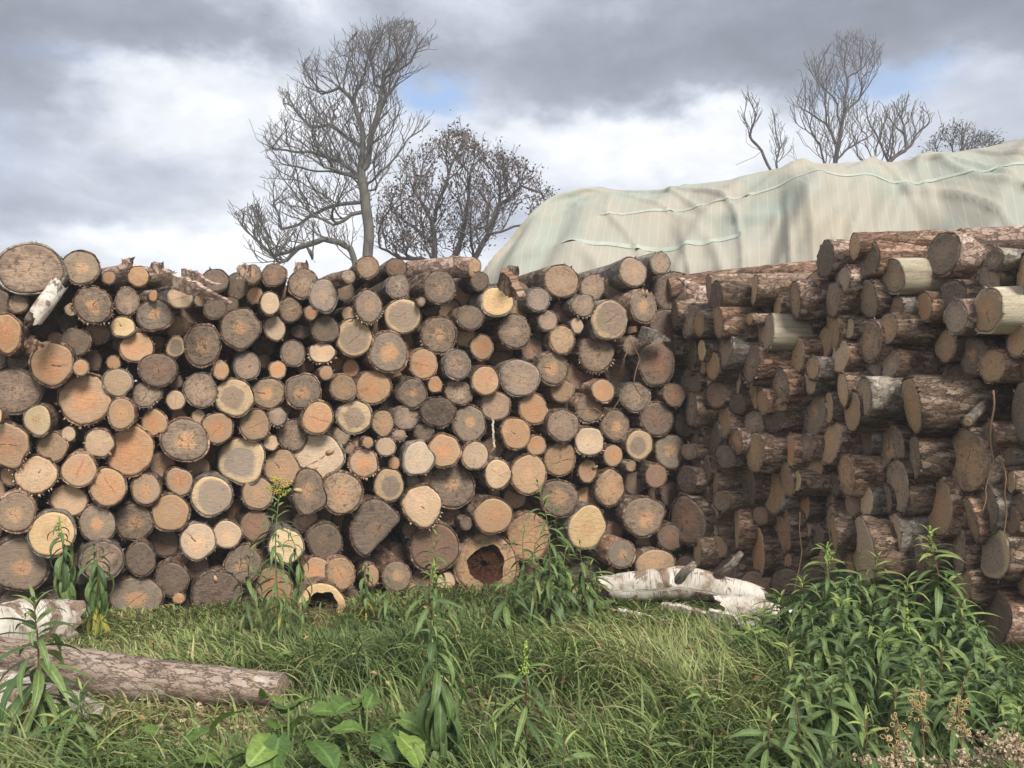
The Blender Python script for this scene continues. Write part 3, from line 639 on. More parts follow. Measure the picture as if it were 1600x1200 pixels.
# logs added unseen behind the front stack to block light and darken its gaps
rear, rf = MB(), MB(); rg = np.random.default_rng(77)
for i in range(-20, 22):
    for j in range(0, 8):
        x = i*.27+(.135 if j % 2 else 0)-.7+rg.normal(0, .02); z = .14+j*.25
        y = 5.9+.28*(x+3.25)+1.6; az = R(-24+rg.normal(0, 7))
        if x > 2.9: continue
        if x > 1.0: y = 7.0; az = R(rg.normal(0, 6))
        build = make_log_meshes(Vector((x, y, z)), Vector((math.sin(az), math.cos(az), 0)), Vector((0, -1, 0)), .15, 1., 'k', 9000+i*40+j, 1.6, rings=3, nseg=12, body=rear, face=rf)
o = rear.build('added_rear_logs', BARK['brown']); rf.build('cut_end', ENDM, parent=o)['kind'] = 'stuff'
tag(o, 'added dark logs behind the front stack, blocking light through its gaps', 'logs', kind='stuff')
print('LOGS', len(FL), len(SL), len(NAMED), len(REST), len(FILL_F), len(FILL_S))

# ------------------------------------------------------------------ ground
def gz(x, y): return -.075*min(1, max(0, (y-3.9)/.7))+.05*noise.noise(Vector((x*.35, y*.35, 0)))+.025*noise.noise(Vector((x*1.3, y*1.3, 4)))
gm_, n, b = mat('soil_and_straw'); v = n.add('ShaderNodeTexCoord').outputs['Object']
a1 = n.noise(v, 14, 8, .7, .5); a2 = n.noise(v, 1.2, 4, .6); a3 = n.noise(n.map(v, (60, 18, 1)), 1., 4, .7)
c = n.ramp(n.m('ADD', n.m('MULTIPLY', a1, .6), n.m('MULTIPLY', a3, .4)), [(.35, (.035, .028, .018)), (.5, (.11, .085, .05)), (.65, (.27, .21, .12))])
c = n.mix(n.ss(a2, .42, .6), c, (.04, .06, .02)); n.put(b.inputs[0], c); n.put(b.inputs['Normal'], n.bump(a1, 1., .02))
g = MB(); xs = np.concatenate([[-900, -300, -100, -40, -15], np.linspace(-8, 8, 90), [15, 40, 100, 300, 900]]); ys = np.concatenate([[-900, -300, -80, -20, -5], np.linspace(-1, 12, 80), [20, 40, 100, 300, 1200]])
V_ = [(x, y, gz(x, y) if abs(x) < 9 and -1.5 < y < 13 else 0) for y in ys for x in xs]; k = len(xs)
g.add(V_, [(j*k+i, j*k+i+1, (j+1)*k+i+1, (j+1)*k+i) for j in range(len(ys)-1) for i in range(k-1)])
tag(g.build('ground', gm_), kind='structure')

# ------------------------------------------------------------------ long heap under pale netting
RIDGE = [(780, 440), (800, 412), (820, 392), (850, 350), (880, 323), (930, 304), (1000, 306), (1080, 297), (1130, 296), (1180, 291), (1220, 277), (1290, 276), (1330, 266), (1400, 263), (1430, 252), (1500, 252), (1560, 241), (1600, 237), (1700, 232), (1900, 240), (2100, 236)]
xs0 = .3; RA, RB = Vector((0.0, 12.2, 0)), Vector((15., 7.9, 0)); rdir = (RB-RA).normalized(); rn = Vector((rdir.y, -rdir.x, 0))  # towards the camera
Lr = (RB-RA).length; RX, RZ = [], []
for px, py in RIDGE:
    t = (px-800)/F            # ridge point on line: (x,y)=RA+s*rdir , x/y=t
    s = (t*RA.y-RA.x)/(rdir.x-t*rdir.y); y = RA.y+s*rdir.y
    RX.append(s); RZ.append(HC+(600-py)/F*y)
RX, RZ = np.array(RX), np.array(RZ)
_s = np.linspace(RX[0], RX[-1], 400); _z = np.interp(_s, RX, RZ); _k = np.hanning(23); _k /= _k.sum(); _z = np.convolve(np.pad(_z, 11, 'edge'), _k, 'valid'); RX, RZ = _s, _z
heap, seam = MB(), MB(); NS, NTT = 520, 110; W = 2.7
SS = np.linspace(RX[0]-.75, Lr, NS); TT = np.linspace(-1, 1, NTT)
def heap_pt(s, t):
    z0 = float(np.interp(s, RX, RZ)) if s > RX[0] else max(0, RZ[0]*(1-((RX[0]-s)/.75)**2))
    prof = max(0., 1-abs(t)**2.6)**.62
    hump = .10*math.sin(s*1.9+.8)+.03*math.sin(s*4.3)
    belly = (1-prof)*prof*4
    nz = (noise.noise(Vector((s*.8, t*1.6, 1.)))*.30+noise.noise(Vector((s*2.2+t*2, t*3., 6.)))*.12)*min(1, abs(t)*3)
    sg = s+.6*math.sin(s*1.1+t*2.5); f1 = noise.noise(Vector((sg*.75+t*1.5, t*.9, 3.))); crease = math.exp(-(f1/.09)**2)*.075
    f2 = noise.noise(Vector((sg*1.2-t*2.2, t*1.2, 8.))); crease += math.exp(-(f2/.07)**2)*.045
    f3 = noise.noise(Vector((s*.8+4, t*4.5+math.sin(s*1.4)*1.0, 11.))); crease += math.exp(-(f3/.07)**2)*.04
    z = z0*prof+(hump*belly+nz*belly*.8)
    out = t*W*(.55+.45*min(1, max(.0, (s-RX[0]+.75)/1.6)))
    out += (nz*1.3+crease*1.5+hump*1.5)*(1 if t > 0 else -1)*min(1, abs(t)*3)
    p = RA+rdir*s+rn*out; p.z = max(z+crease*.4*min(1, abs(t)*3), .0); return p
V_ = []; U_ = []
for s in SS:
    for t in TT: V_.append(tuple(heap_pt(s, t))); U_.append((s, t*2.6))
heap.add(V_, [(i*NTT+j, i*NTT+j+1, (i+1)*NTT+j+1, (i+1)*NTT+j) for i in range(NS-1) for j in range(NTT-1)], U_)
m, n, b = mat('pale_netting'); uv = n.add('ShaderNodeUVMap').outputs[0]; u_, v_, _ = n.xyz(uv)
big = n.noise(n.map(uv, (.8, 1.1, 1)), 1., 4, .5, .6); mid = n.noise(n.map(uv, (2.2, 3.0, 1)), 1., 4, .5, .8)
streak = n.noise(n.map(uv, (30, 3., 1)), 1., 3, .5, .2); fold = n.noise(n.map(n.map(uv, (1, 1, 1), rot=(0, 0, .5)), (5, 1.6, 1)), 1., 4, .5, .6)
up_ = n.ss(v_, .25, 1.0)
c = n.mix(n.ss(n.m('ADD', big, n.m('MULTIPLY', up_, .10)), .44, .66), (.36, .40, .345), (.43, .405, .335))
c = n.mix(n.m('MULTIPLY', n.ss(n.noise(n.map(uv, (.9, 1.7, 1), (8, 3, 0)), 1., 4, .5, .8), .52, .68), n.m('MULTIPLY', up_, .5)), c, (.47, .40, .30))
c = n.mix(n.m('MULTIPLY', n.ss(mid, .52, .7), .3), c, (.46, .47, .43))
c = n.mix(n.m('MULTIPLY', n.ss(streak, .5, .7), .12), c, (.54, .52, .475))
c = n.mix(n.m('MULTIPLY', n.ss(fold, .60, .70), .10), c, (.58, .56, .51))
strg = n.m('ABSOLUTE', n.m('SUBTRACT', n.m('FRACT', n.m('ADD', n.m('MULTIPLY', u_, 9.), n.m('MULTIPLY', mid, .12))), .5))
c = n.mix(n.m('MULTIPLY', n.m('MULTIPLY', n.ss(strg, .06, .015), n.ss(v_, .5, 1.)), .28), c, (.66, .64, .57))
n.put(b.inputs[0], c); b.inputs['Roughness'].default_value = .6
tr = n.add('ShaderNodeBsdfTranslucent'); n.put(tr.inputs[0], c); mx = n.add('ShaderNodeMixShader'); mx.inputs[0].default_value = .25
n.put(mx.inputs[1], b.outputs[0]); n.put(mx.inputs[2], tr.outputs[0]); n.put(m.node_tree.nodes['Material Output'].inputs[0], mx.outputs[0])
n.put(b.inputs['Normal'], n.bump(n.m('ADD', n.m('MULTIPLY', mid, .5), n.m('MULTIPLY', fold, .5)), .5, .05))
heap_o = heap.build('covered_heap', m)
tag(heap_o, 'long rounded heap under pale translucent netting behind both log stacks', 'covered heap')
SEAM = plain('pale_seam_band', (.34, .375, .32), .15, 5)
for (s0, s1, t0, wv, sd0) in ((1.6, 4.3, .52, .10, 1), (4.2, 8.5, .50, .07, 2), (7.5, 14.8, .47, .08, 3), (1.2, 3.4, .68, .05, 4)):
    sm_ = MB(); Vv = []; kx = 80
    for i in range(kx):
        s = s0+(s1-s0)*i/(kx-1); t = t0+wv*math.sin(s*.9+sd0)*.2+.003*math.sin(s*5)
        for w__ in (-.007, .007):
            p = heap_pt(s, t+w__); q = p+rn*.009; Vv.append(tuple(q))
    sm_.add(Vv, [(2*i, 2*i+1, 2*i+3, 2*i+2) for i in range(kx-1)]); sm_.build('seam_band', SEAM, parent=heap_o)

# ------------------------------------------------------------------ bare trees
def tree_bark(name, c0, c1):
    m, n, b = mat(name); v = n.add('ShaderNodeTexCoord').outputs['Object']
    a = n.noise(n.map(v, (6, 6, 2)), 1., 6, .65); n.put(b.inputs[0], n.ramp(a, [(.35, c0), (.65, c1)])); n.put(b.inputs['Normal'], n.bump(a, .6, .03)); return m
TB1 = tree_bark('lichened_tree_bark', (.075, .07, .06), (.155, .15, .125)); TB2 = tree_bark('tree_bark', (.055, .045, .045), (.12, .10, .095))
TWG = plain('twig_bark', (.12, .11, .10), .3, 3)
def inside(x, y, poly):
    c = False; j = len(poly)-1
    for i in range(len(poly)):
        xi, yi = poly[i]; xj, yj = poly[j]
        if (yi > y) != (yj > y) and x < (xj-xi)*(y-yi)/(yj-yi)+xi: c = not c
        j = i
    return c
def grow_tree(limbs, env, D, natt, seed, kind, label, group=None, step=.16, kill=.26, infl=.85, tip=.0075, expo=2.35, depth=.5, up=.28, leaves=0, bark=TB1, spur=.5, leafc=None, dens=.68, ocap=6):
    """limbs: pixel polylines, the first is the trunk; the crown fills the pixel outline env at distance D by space colonisation"""
    rg = np.random.default_rng(seed); nodes = []; par = []; forced = []
    def near(p): return min(range(len(nodes)), key=lambda i: (nodes[i]-p).length) if nodes else -1
    for li, pl in enumerate(limbs):
        off = 0. if li == 0 else rg.choice([-1, 1])*rg.uniform(.4, 1.)
        pts = [P(x, y, D) for x, y in pl]
        if li == 0 or pl[0][1] > 440: pts = [Vector((pts[0].x, D, -.1))]+pts
        last = near(pts[0]) if (li and pl[0][1] <= 440) else -1
        if last < 0: nodes.append(pts[0]); par.append(-1); last = len(nodes)-1
        tot = sum((pts[i+1]-pts[i]).length for i in range(len(pts)-1)); run = 0
        for i in range(len(pts)-1):
            L = (pts[i+1]-pts[i]).length; k = max(1, int(L/step))
            for j in range(1, k+1):
                p = pts[i].lerp(pts[i+1], j/k); run += L/k
                w_ = 1.2*step*noise.noise(p*1.1+Vector((seed, li, 0)))
                p = p+Vector((w_, off*depth*2.2*(run/tot)**1.2*min(1.5, tot*.35), .8*step*noise.noise(p*1.7+Vector((0, li, seed)))))
                nodes.append(p); par.append(last); last = len(nodes)-1
    N_ = [np.array(tuple(q)) for q in nodes]; n0 = len(N_); occ = {}; cell = step*1.5
    def pix(q): return 800+q[0]/q[1]*F, 600-(q[2]-HC)/q[1]*F
    def key(q): return tuple(np.floor(q/cell).astype(int))
    for q in N_: occ[key(q)] = occ.get(key(q), 0)+1
    jobs = []
    forkp = natt/1000.
    isleaf = np.ones(n0, bool)
    for j in par:
        if j >= 0: isleaf[j] = False
    for i in range(n0):
        if N_[i][2] < 3. or par[i] < 0: continue
        d0 = N_[i]-N_[par[i]]; d0 /= np.linalg.norm(d0)+1e-9
        if isleaf[i]: jobs += [(i, d0, rg.uniform(.9, 1.6), 1), (i, d0+rg.normal(0, .4, 3), rg.uniform(.7, 1.2), 1)]
        for _ in range(2):
            if rg.random() < .6*dens: jobs.append((i, None, rg.uniform(.6, 2.6), 0))
            if rg.random() < .45*dens: jobs.append((i, None, rg.uniform(.3, 1.3), 1))
    while jobs and len(N_) < 24000:
        i, dv, L, lev = jobs.pop(0); pd = N_[i]-N_[par[i]]; pd /= np.linalg.norm(pd)+1e-9
        if dv is None:
            r_ = rg.normal(0, 1, 3); r_ -= pd*r_.dot(pd); r_ /= np.linalg.norm(r_)+1e-9; r_[2] = abs(r_[2])*.9-.1
            dv = pd*rg.uniform(.55, 1.)+r_*rg.uniform(.6, 1.)+np.array([0, 0, up*.6])
        dv = dv/(np.linalg.norm(dv)+1e-9); j = i; st_ = step*(1., .9, .75, .65, .6)[min(lev, 4)]; kmax = max(1, int(L/st_))
        for q in range(kmax):
            dv = dv+rg.normal(0, .17, 3)+np.array([0, 0, up*.15]); dv /= np.linalg.norm(dv); nq = N_[j]+dv*st_; x, y = pix(nq)
            if not inside(x, y, env) and (lev > 2 or rg.random() < .6 or not inside(*pix(N_[j]-dv*.3), env)): break
            kq = key(nq)
            if occ.get(kq, 0) >= ocap: break
            occ[kq] = occ.get(kq, 0)+1
            N_.append(nq); par.append(j); j = len(N_)-1
            if lev < 5 and rg.random() < (.62 if lev < 3 else .45)*min(1.3, forkp): jobs.append((j, None, max(.16, (L-q*st_)*rg.uniform(.45, .85)), lev+1))
    nbase = len(N_)
    nn = len(N_); ch = [[] for _ in range(nn)]
    for i, j in enumerate(par):
        if j >= 0: ch[j].append(i)
    rad = np.zeros(nn); w_ = np.zeros(nn)
    order = list(range(nn)); dep = np.zeros(nn, int)
    for i in range(nn): dep[i] = dep[par[i]]+1 if par[i] >= 0 else 0
    for i in sorted(order, key=lambda i: -dep[i]):
        if not ch[i]: w_[i] = tip**expo
        else: w_[i] = sum(w_[c] for c in ch[i])+tip**expo*.08
        rad[i] = w_[i]**(1/expo)
    trunk, limb, twig = MB(), MB(), MB()
    starts = [i for i in range(nn) if par[i] < 0]; stack = [(i, True) for i in starts]; first = True
    while stack:
        s, isroot = stack.pop(); chain = [s]; cur = s
        while ch[cur]:
            big = max(ch[cur], key=lambda c: rad[c])
            for c in ch[cur]:
                if c != big: stack.append((c, False))
            chain.append(big); cur = big
        if not isroot: chain = [par[s]]+chain
        pts = [N_[i] for i in chain]; rr = [rad[i] for i in chain]
        if not isroot: rr[0] = rr[1]
        if len(pts) < 2: continue
        if isroot and len(pts) > 4: rr[0] *= 1.25
        R0 = rr[0]; tgt = trunk if isroot else (limb if R0 > .03 else twig)
        tube(tgt, pts, rr, 10 if R0 > .08 else (6 if R0 > .03 else 3), cap=False)
    base = (float(N_[0][0]), float(N_[0][1]), 0.)
    o = bpy.data.objects.new(kind, None); COL.objects.link(o); o.location = base; tag(o, label, 'tree', group)
    trunk.build('trunk', bark, o, org=base)
    if limb.n: limb.build('limbs', bark, o, org=base)
    if twig.n: x = twig.build('twigs', TWG, o, org=base); x['kind'] = 'stuff'
    if leaves:
        lf = MB(); tips = [i for i in range(nbase) if rad[i] < tip*3.2 and N_[i][2] > 2.2]; Vv = []; Ff = []
        pick = rg.choice(tips, leaves)
        for i in pick:
            p = N_[i]+rg.normal(0, .09, 3); a = rg.normal(0, 1, 3); a /= np.linalg.norm(a); b2 = np.cross(a, rg.normal(0, 1, 3)); b2 /= np.linalg.norm(b2)
            sz = rg.uniform(.025, .065); k0 = len(Vv)
            Vv += [p-a*sz, p+b2*sz*.5, p+a*sz, p-b2*sz*.5+rg.normal(0, .01, 3)]; Ff.append((k0, k0+1, k0+2)); Ff.append((k0, k0+2, k0+3))
        lf.add(Vv, Ff); x = lf.build('leaves', leafc, o, org=base, smooth=False); x['kind'] = 'stuff'
    return o
def z1(pts): return [(340+x*.35, y*.35) for x, y in pts]
def z2(pts): return [(1120+x*.3, 30+y*.3) for x, y in pts]
DRY = plain('withered_leaves', (.12, .085, .078), .5, 4, .8); OLV = plain('dark_sparse_leaves', (.10, .09, .06), .5, 4)
T = [z1([(675, 1180), (668, 900), (655, 790), (635, 600), (625, 450), (635, 370), (610, 290), (600, 180)]),
 z1([(665, 760), (690, 620), (740, 470), (785, 395), (880, 335), (930, 275), (1000, 210)]), z1([(740, 470), (735, 330), (790, 230), (790, 120)]), z1([(700, 400), (690, 260), (720, 150)]),
 z1([(640, 650), (560, 600), (480, 545), (380, 545), (310, 440), (285, 390)]), z1([(620, 460), (540, 400), (465, 430), (425, 340), (400, 260)]), z1([(540, 400), (500, 300), (480, 260)]),
 z1([(640, 800), (540, 720), (430, 690), (290, 710), (225, 670), (200, 590)]), z1([(650, 800), (560, 780), (400, 770), (240, 740)]), z1([(645, 900), (540, 910), (420, 930), (330, 980), (250, 1000), (200, 900)]),
 z1([(650, 940), (590, 960), (520, 1015), (440, 960)]), z1([(680, 830), (760, 730), (850, 650), (930, 590)]), z1([(690, 860), (760, 790), (830, 780)])]
grow_tree(T, z1([(190, 900), (215, 700), (190, 590), (250, 540), (270, 380), (330, 400), (400, 250), (480, 260), (540, 190), (640, 130), (700, 130), (780, 90), (880, 85), (915, 170), (975, 140), (1010, 190), (960, 270), (900, 340), (800, 400), (850, 490), (960, 540), (900, 600), (840, 670), (800, 760), (720, 860), (690, 950), (600, 1010), (400, 1010), (240, 1020)]),
          24, 1050, 1, 'bare_tree', 'tallest bare tree, grey lichened trunk and twisting limbs behind the front stack', step=.15, kill=.19, tip=.0066, expo=2.6, spur=.7, up=.35, bark=TB1)
T = [z1([(600, 1180), (585, 1110), (545, 1080), (480, 1070), (380, 1110), (310, 1170)]), z1([(380, 1110), (240, 1140), (170, 1080), (130, 1040), (70, 960)]), z1([(430, 1180), (430, 1080), (420, 1000)]), z1([(300, 1180), (260, 1140), (230, 1060), (190, 960)])]
grow_tree(T, z1([(60, 950), (180, 900), (230, 1000), (420, 980), (640, 1030), (640, 1180), (150, 1180), (90, 1040)]), 21, 1000, 2, 'low_bare_tree',
          'low bare tree with an arching bough, just left of the tallest trunk', step=.14, kill=.19, tip=.0075, expo=2.6, depth=.3, up=.4, bark=TB1)
T = [z1([(978, 1190), (960, 1000), (900, 880), (850, 780)]), z1([(960, 1000), (1000, 850), (1060, 650)]), z1([(1035, 1250), (1040, 1170), (1120, 1000), (1130, 850), (1180, 700)]),
 z1([(1125, 1250), (1130, 1180), (1200, 1050), (1270, 900), (1270, 760)]), z1([(1270, 900), (1360, 820), (1460, 850)]), z1([(1200, 1050), (1330, 1000), (1430, 990)]), z1([(975, 1100), (880, 1020), (760, 960)]), z1([(975, 1180), (850, 1150), (740, 1130)])]
grow_tree(T, z1([(690, 1180), (700, 1050), (720, 880), (830, 680), (960, 620), (1040, 575), (1110, 580), (1200, 680), (1280, 690), (1400, 740), (1470, 830), (1520, 880), (1440, 990), (1420, 1080), (1340, 1170)]),
          22, 1000, 3, 'withered_tree', 'bushy tree with withered brown leaves between the tallest tree and the netted heap', step=.15, kill=.22, tip=.0068, expo=2.55, leaves=5200, leafc=DRY, bark=TB2, depth=.6, spur=.35)
T = [z2([(612, 900), (612, 790), (622, 660), (660, 500), (680, 350), (655, 200), (700, 50)]), z2([(660, 500), (740, 400), (785, 290), (850, 240), (865, 140)]), z2([(680, 330), (760, 250), (790, 180), (780, 70)]),
 z2([(622, 660), (570, 540), (500, 450), (425, 395)]), z2([(570, 540), (560, 400), (470, 300), (450, 250)]), z2([(635, 730), (700, 670), (800, 605), (860, 540)]), z2([(640, 560), (640, 420), (590, 340), (560, 250)]),
 z2([(560, 860), (555, 790), (520, 670), (420, 550), (360, 465)]), z2([(500, 850), (500, 810), (460, 750), (390, 700)])]
grow_tree(T, z2([(360, 470), (440, 380), (420, 240), (520, 190), (640, 80), (700, 75), (790, 90), (870, 140), (850, 240), (790, 430), (860, 520), (800, 620), (680, 690), (640, 780), (540, 800), (460, 760), (380, 700), (420, 560)]),
          30, 900, 4, 'bare_tree', 'tall bare tree with upswept limbs standing behind the netted heap', step=.18, kill=.24, tip=.00655, expo=2.65, bark=TB2, up=.6, spur=.5)
T = [z2([(305, 900), (295, 825), (235, 700), (165, 600), (120, 480)]), z2([(165, 600), (200, 480), (180, 370)]), z2([(225, 710), (170, 730), (110, 760)]), z2([(215, 690), (165, 640)])]
grow_tree(T, z2([(110, 460), (170, 360), (245, 470), (210, 600), (150, 620)]), 28, 600, 5, 'bare_tree', 'slim leaning bare tree where the netted heap starts to rise', step=.19, tip=.009, expo=2.2, bark=TB2, up=.5, depth=.3, spur=.25)
T = [z2([(335, 900), (335, 810), (320, 650), (290, 500)]), z2([(330, 760), (370, 690), (380, 620)])]
grow_tree(T, z2([(255, 560), (290, 480), (345, 500), (380, 640), (370, 780), (290, 780)]), 29, 800, 6, 'bare_tree', 'small thin bare tree between the leaning tree and the tall upswept one', step=.17, tip=.00655, bark=TB2, up=.6, depth=.3)
T = [z2([(880, 900), (900, 755), (980, 690), (1050, 600), (1115, 520)]), z2([(980, 690), (1000, 560), (980, 400)]), z2([(900, 755), (860, 620), (830, 440)]), z2([(890, 780), (760, 740), (700, 600)])]
grow_tree(T, z2([(680, 760), (690, 500), (830, 410), (900, 450), (980, 375), (1100, 430), (1135, 560), (1060, 650), (960, 740), (900, 765)]), 29, 900, 7, 'bare_tree', 'wide low bare tree sloping right beside the tall upswept one', step=.17, tip=.0085, bark=TB2, up=.7, spur=.35)
T = [z2([(1240, 900), (1240, 740), (1200, 600), (1160, 480)]), z2([(1240, 740), (1320, 620), (1290, 470)]), z2([(1250, 760), (1400, 680), (1520, 650)]), z2([(1230, 750), (1120, 690), (1050, 700)])]
grow_tree(T, z2([(1050, 740), (1130, 600), (1220, 560), (1340, 560), (1440, 600), (1540, 680), (1400, 740), (1200, 760)]), 27, 1150, 8, 'thorny_tree', 'low dense thicket-like tree with sparse dark leaves at the right edge of the sky', step=.15, tip=.0065, bark=TB2, leaves=500, leafc=OLV, up=.2, spur=.6)

# ------------------------------------------------------------------ thin autumn haze
hz = MB(); x0, x1, y0_, y1, z0_, z1_ = -45, 60, -12, 60, -1.2, 22
hz.add([(x, y, z) for z in (z0_, z1_) for x, y in ((x0, y0_), (x1, y0_), (x1, y1), (x0, y1))], [(3, 2, 1, 0), (4, 5, 6, 7), (0, 1, 5, 4), (1, 2, 6, 5), (2, 3, 7, 6), (3, 0, 4, 7)])
hm_ = bpy.data.materials.new('haze_air'); hm_.use_nodes = True; hm_.node_tree.nodes.remove(hm_.node_tree.nodes['Principled BSDF'])
pv = hm_.node_tree.nodes.new('ShaderNodeVolumePrincipled'); pv.inputs['Color'].default_value = (.93, .95, 1, 1); pv.inputs['Density'].default_value = .0032
hm_.node_tree.links.new(pv.outputs[0], hm_.node_tree.nodes['Material Output'].inputs['Volume'])
tag(hz.build('haze', hm_, smooth=False), 'thin pale haze over the yard', kind='stuff')

# ------------------------------------------------------------------ things lying on and between the stacks
def lying(name, pts, radii, barkk, label, code, seed, group=None, cap_end=True, stubs=()):
    """a log lying along a polyline of world points, its sawn end at the first point"""
    rg = np.random.default_rng(seed); pts = [Vector(p) for p in pts]; mb = MB(); full = []; rr = []
    for i in range(len(pts)-1):
        k = max(2, int((pts[i+1]-pts[i]).length/.05))
        for j in range(k): full.append(pts[i].lerp(pts[i+1], j/k)); rr.append(radii[i]+(radii[i+1]-radii[i])*j/k)
    full.append(pts[-1]); rr.append(radii[-1]); n = 28; Vv = []; Uu = []; L = 0; lk = LOOK[code[0]]
    th = np.linspace(0, 2*math.pi, n, endpoint=False); ph = rg.uniform(0, 6, 5)
    for i, p in enumerate(full):
        t = (full[min(i+1, len(full)-1)]-full[max(i-1, 0)]).normalized(); a, b_ = frame(t); L += .05
        q = 1+.04*np.sin(2*th+ph[0]+L)+.03*np.sin(3*th+ph[1]-L*3)+.02*np.sin(7*L+ph[2])+rg.normal(0, .02, n)
        jag = np.outer(rg.normal(0, .018, n)+.03*np.sin(2*th+ph[3]), t) if (barkk == 'birch' and i in (0, len(full)-1)) else 0.
        if barkk == 'birch': q = q*(1+.05*np.sin(3.1*L*6+th*2)+rg.normal(0, .02, n))
        Vv.append(jag+np.array(p)+np.outer(np.cos(th)*q*rr[i], a)+np.outer(np.sin(th)*q*rr[i], b_)); Uu.append(np.stack([th*rr[i], np.full(n, L)], 1))
    m_ = len(Vv); Fc = [(i*n+k, i*n+(k+1) % n, (i+1)*n+(k+1) % n, (i+1)*n+k) for i in range(m_-1) for k in range(n)]; Fc.append(tuple((m_-1)*n+k for k in range(n)))
    mb.add(np.concatenate(Vv), Fc, np.concatenate(Uu)); o = mb.build(name, BARK[barkk], org=tuple(pts[0]))
    tag(o, label, 'log', group)
    f = MB(); e = Vv[0]; c = e.mean(0); t = np.array((full[1]-full[0]).normalized())
    rows = [c[None]]+[c+(e-c)*s*(1 if s < 1 else .99)-t*(.004 if s < 1 else -.005) for s in (.4, .75, 1.)]
    uvs = [np.zeros((1, 2))]+[np.stack([np.cos(th)*s, np.sin(th)*s], 1) for s in (.4, .75, 1.)]
    Fc = [(0, 1+(k+1) % n, 1+k) for k in range(n)]+[(1+i*n+k, 1+i*n+(k+1) % n, 1+(i+1)*n+(k+1) % n, 1+(i+1)*n+k) for i in range(2) for k in range(n)]
    f.add(np.concatenate(rows), Fc, np.concatenate(uvs), sap=lk[0], heart=lk[1], prm=(lk[2], lk[3], rg.random())); f.build('cut_end', ENDM, parent=o, org=tuple(pts[0]))
    for (p0, p1, r_) in stubs:
        s = MB(); p0, p1 = Vector(p0), Vector(p1); md = p0.lerp(p1, .5)+Vector(rg.normal(0, .012, 3))
        tube(s, [p0, md, p1], [r_*1.25, r_, r_*.75], 9); s.build('branch_stub', BARK['grey'], parent=o, org=tuple(pts[0]))
    return o
def G(px, d, dz=0):                        # point on the ground seen in column px at distance d
    x = (px-800)/F*d; return Vector((x, d, gz(x, d)+dz))
lying('fallen_log', [P(-330, 980, 4.3), P(0, 1030, 3.95), P(200, 1061, 3.72), P(330, 1072, 3.65), P(442, 1079, 3.6)][::-1], [.075, .09, .102, .108, .118], 'fallen',
      'long brown flaky log lying in the grass at the lower left', 'g', 1)
lying('birch_log', [P(106, 975, 4.75), P(-20, 990, 4.4), P(-300, 1030, 3.9)], [.165, .17, .17], 'birch', 'thick white birch log lying behind the long brown log', 'y', 2, 'birch logs lying in the grass')
lying('birch_log', [P(178, 1128, 3.45), P(60, 1092, 3.55), P(-60, 1062, 3.65), P(-330, 1010, 3.9)], [.055, .075, .09, .10], 'birch', 'slim white birch pole in front of the long brown log', 't', 3, 'birch logs lying in the grass')
lying('birch_log', [P(150, 1150, 3.3), P(40, 1128, 3.4), P(-80, 1100, 3.5), P(-260, 1060, 3.6)], [.04, .06, .075, .08], 'birch', 'lowest white birch pole, half covered by grass at the lower left corner', 't', 4, 'birch logs lying in the grass')
lying('birch_log', [P(943, 918, 5.4), P(1010, 915, 5.35), P(1060, 910, 5.3), P(1110, 917, 5.25), P(1192, 936, 5.1)], [.08, .10, .105, .095, .07], 'birch', 'peeling white birch log lying in front of the stack corner', 'd', 5, 'birch logs lying in the grass',
      stubs=[(P(1055, 915, 5.25), P(1085, 881, 5.12), .03), (P(1120, 900, 5.2), P(1158, 864, 5.1), .026)])
lying('birch_log', [P(1125, 948, 4.9), P(1180, 952, 4.85), P(1260, 975, 4.7)], [.07, .075, .05], 'birch', 'shorter weathered birch piece in front of the peeling birch log', 't', 6, 'birch logs lying in the grass')
lying('birch_log', [P(1150, 985, 4.6), P(1220, 985, 4.55), P(1290, 1000, 4.45)], [.05, .06, .04], 'birch', 'small pale birch piece nearest to the tall weed clump', 't', 7, 'birch logs lying in the grass')
lying('stick', [P(752, 1078, 3.95), P(700, 1084, 3.95), P(640, 1088, 3.95)], [.022, .02, .014], 'pale', 'short pale stick lying in the grass in the middle', 'p', 8)
lying('birch_pole', [P(53, 500, 4.78), P(72, 474, 4.85), P(92, 446, 4.93)], [.052, .05, .048], 'birch', 'thin white birch pole slanting up out of the front stack at left', 'd', 9)
lying('bark_log', [P(742, 418, 5.85), P(716, 417, 5.95), P(640, 425, 6.3)], [.075, .08, .09], 'pink', 'flaky bark log lying on top of the front stack at its centre', 't', 10)
lying('bark_log', [P(262, 435, 5.5), P(200, 425, 5.6), P(150, 432, 5.8)], [.065, .06, .05], 'pink', 'flaky pinkish log lying across the top left of the front stack', 't', 11)
lying('bark_log', [P(545, 432, 5.4), P(520, 440, 5.6), P(470, 462, 6.)], [.05, .06, .06], 'pink', 'pale flaky log sloping down beside the topmost grey log end', 'g', 12)
lying('leaning_pole', [P(1512, 660, 4.25), P(1552, 616, 4.5), P(1600, 560, 5.)], [.028, .03, .03], 'grey', 'thin grey pole leaning up in the right part of the side stack', 't', 13)
lying('long_top_log', [P(1335, 385, 4.95), P(1480, 382, 4.95), P(1700, 378, 4.9)], [.085, .09, .09], 'pine', 'orange-barked log lying along the top of the side stack', 't', 14)
lying('long_top_log', [P(1500, 380, 4.6), P(1570, 378, 4.6), P(1760, 365, 4.6)], [.08, .085, .09], 'pink', 'flaky pinkish log lying on the top right of the side stack', 't', 15)
lying('long_top_log', [P(1045, 452, 6.5), P(1120, 441, 6.5), P(1300, 424, 6.5), P(1400, 420, 6.5)], [.09, .1, .1, .1], 'pine', 'flaky orange log along the top edge behind the stack corner', 't', 16)
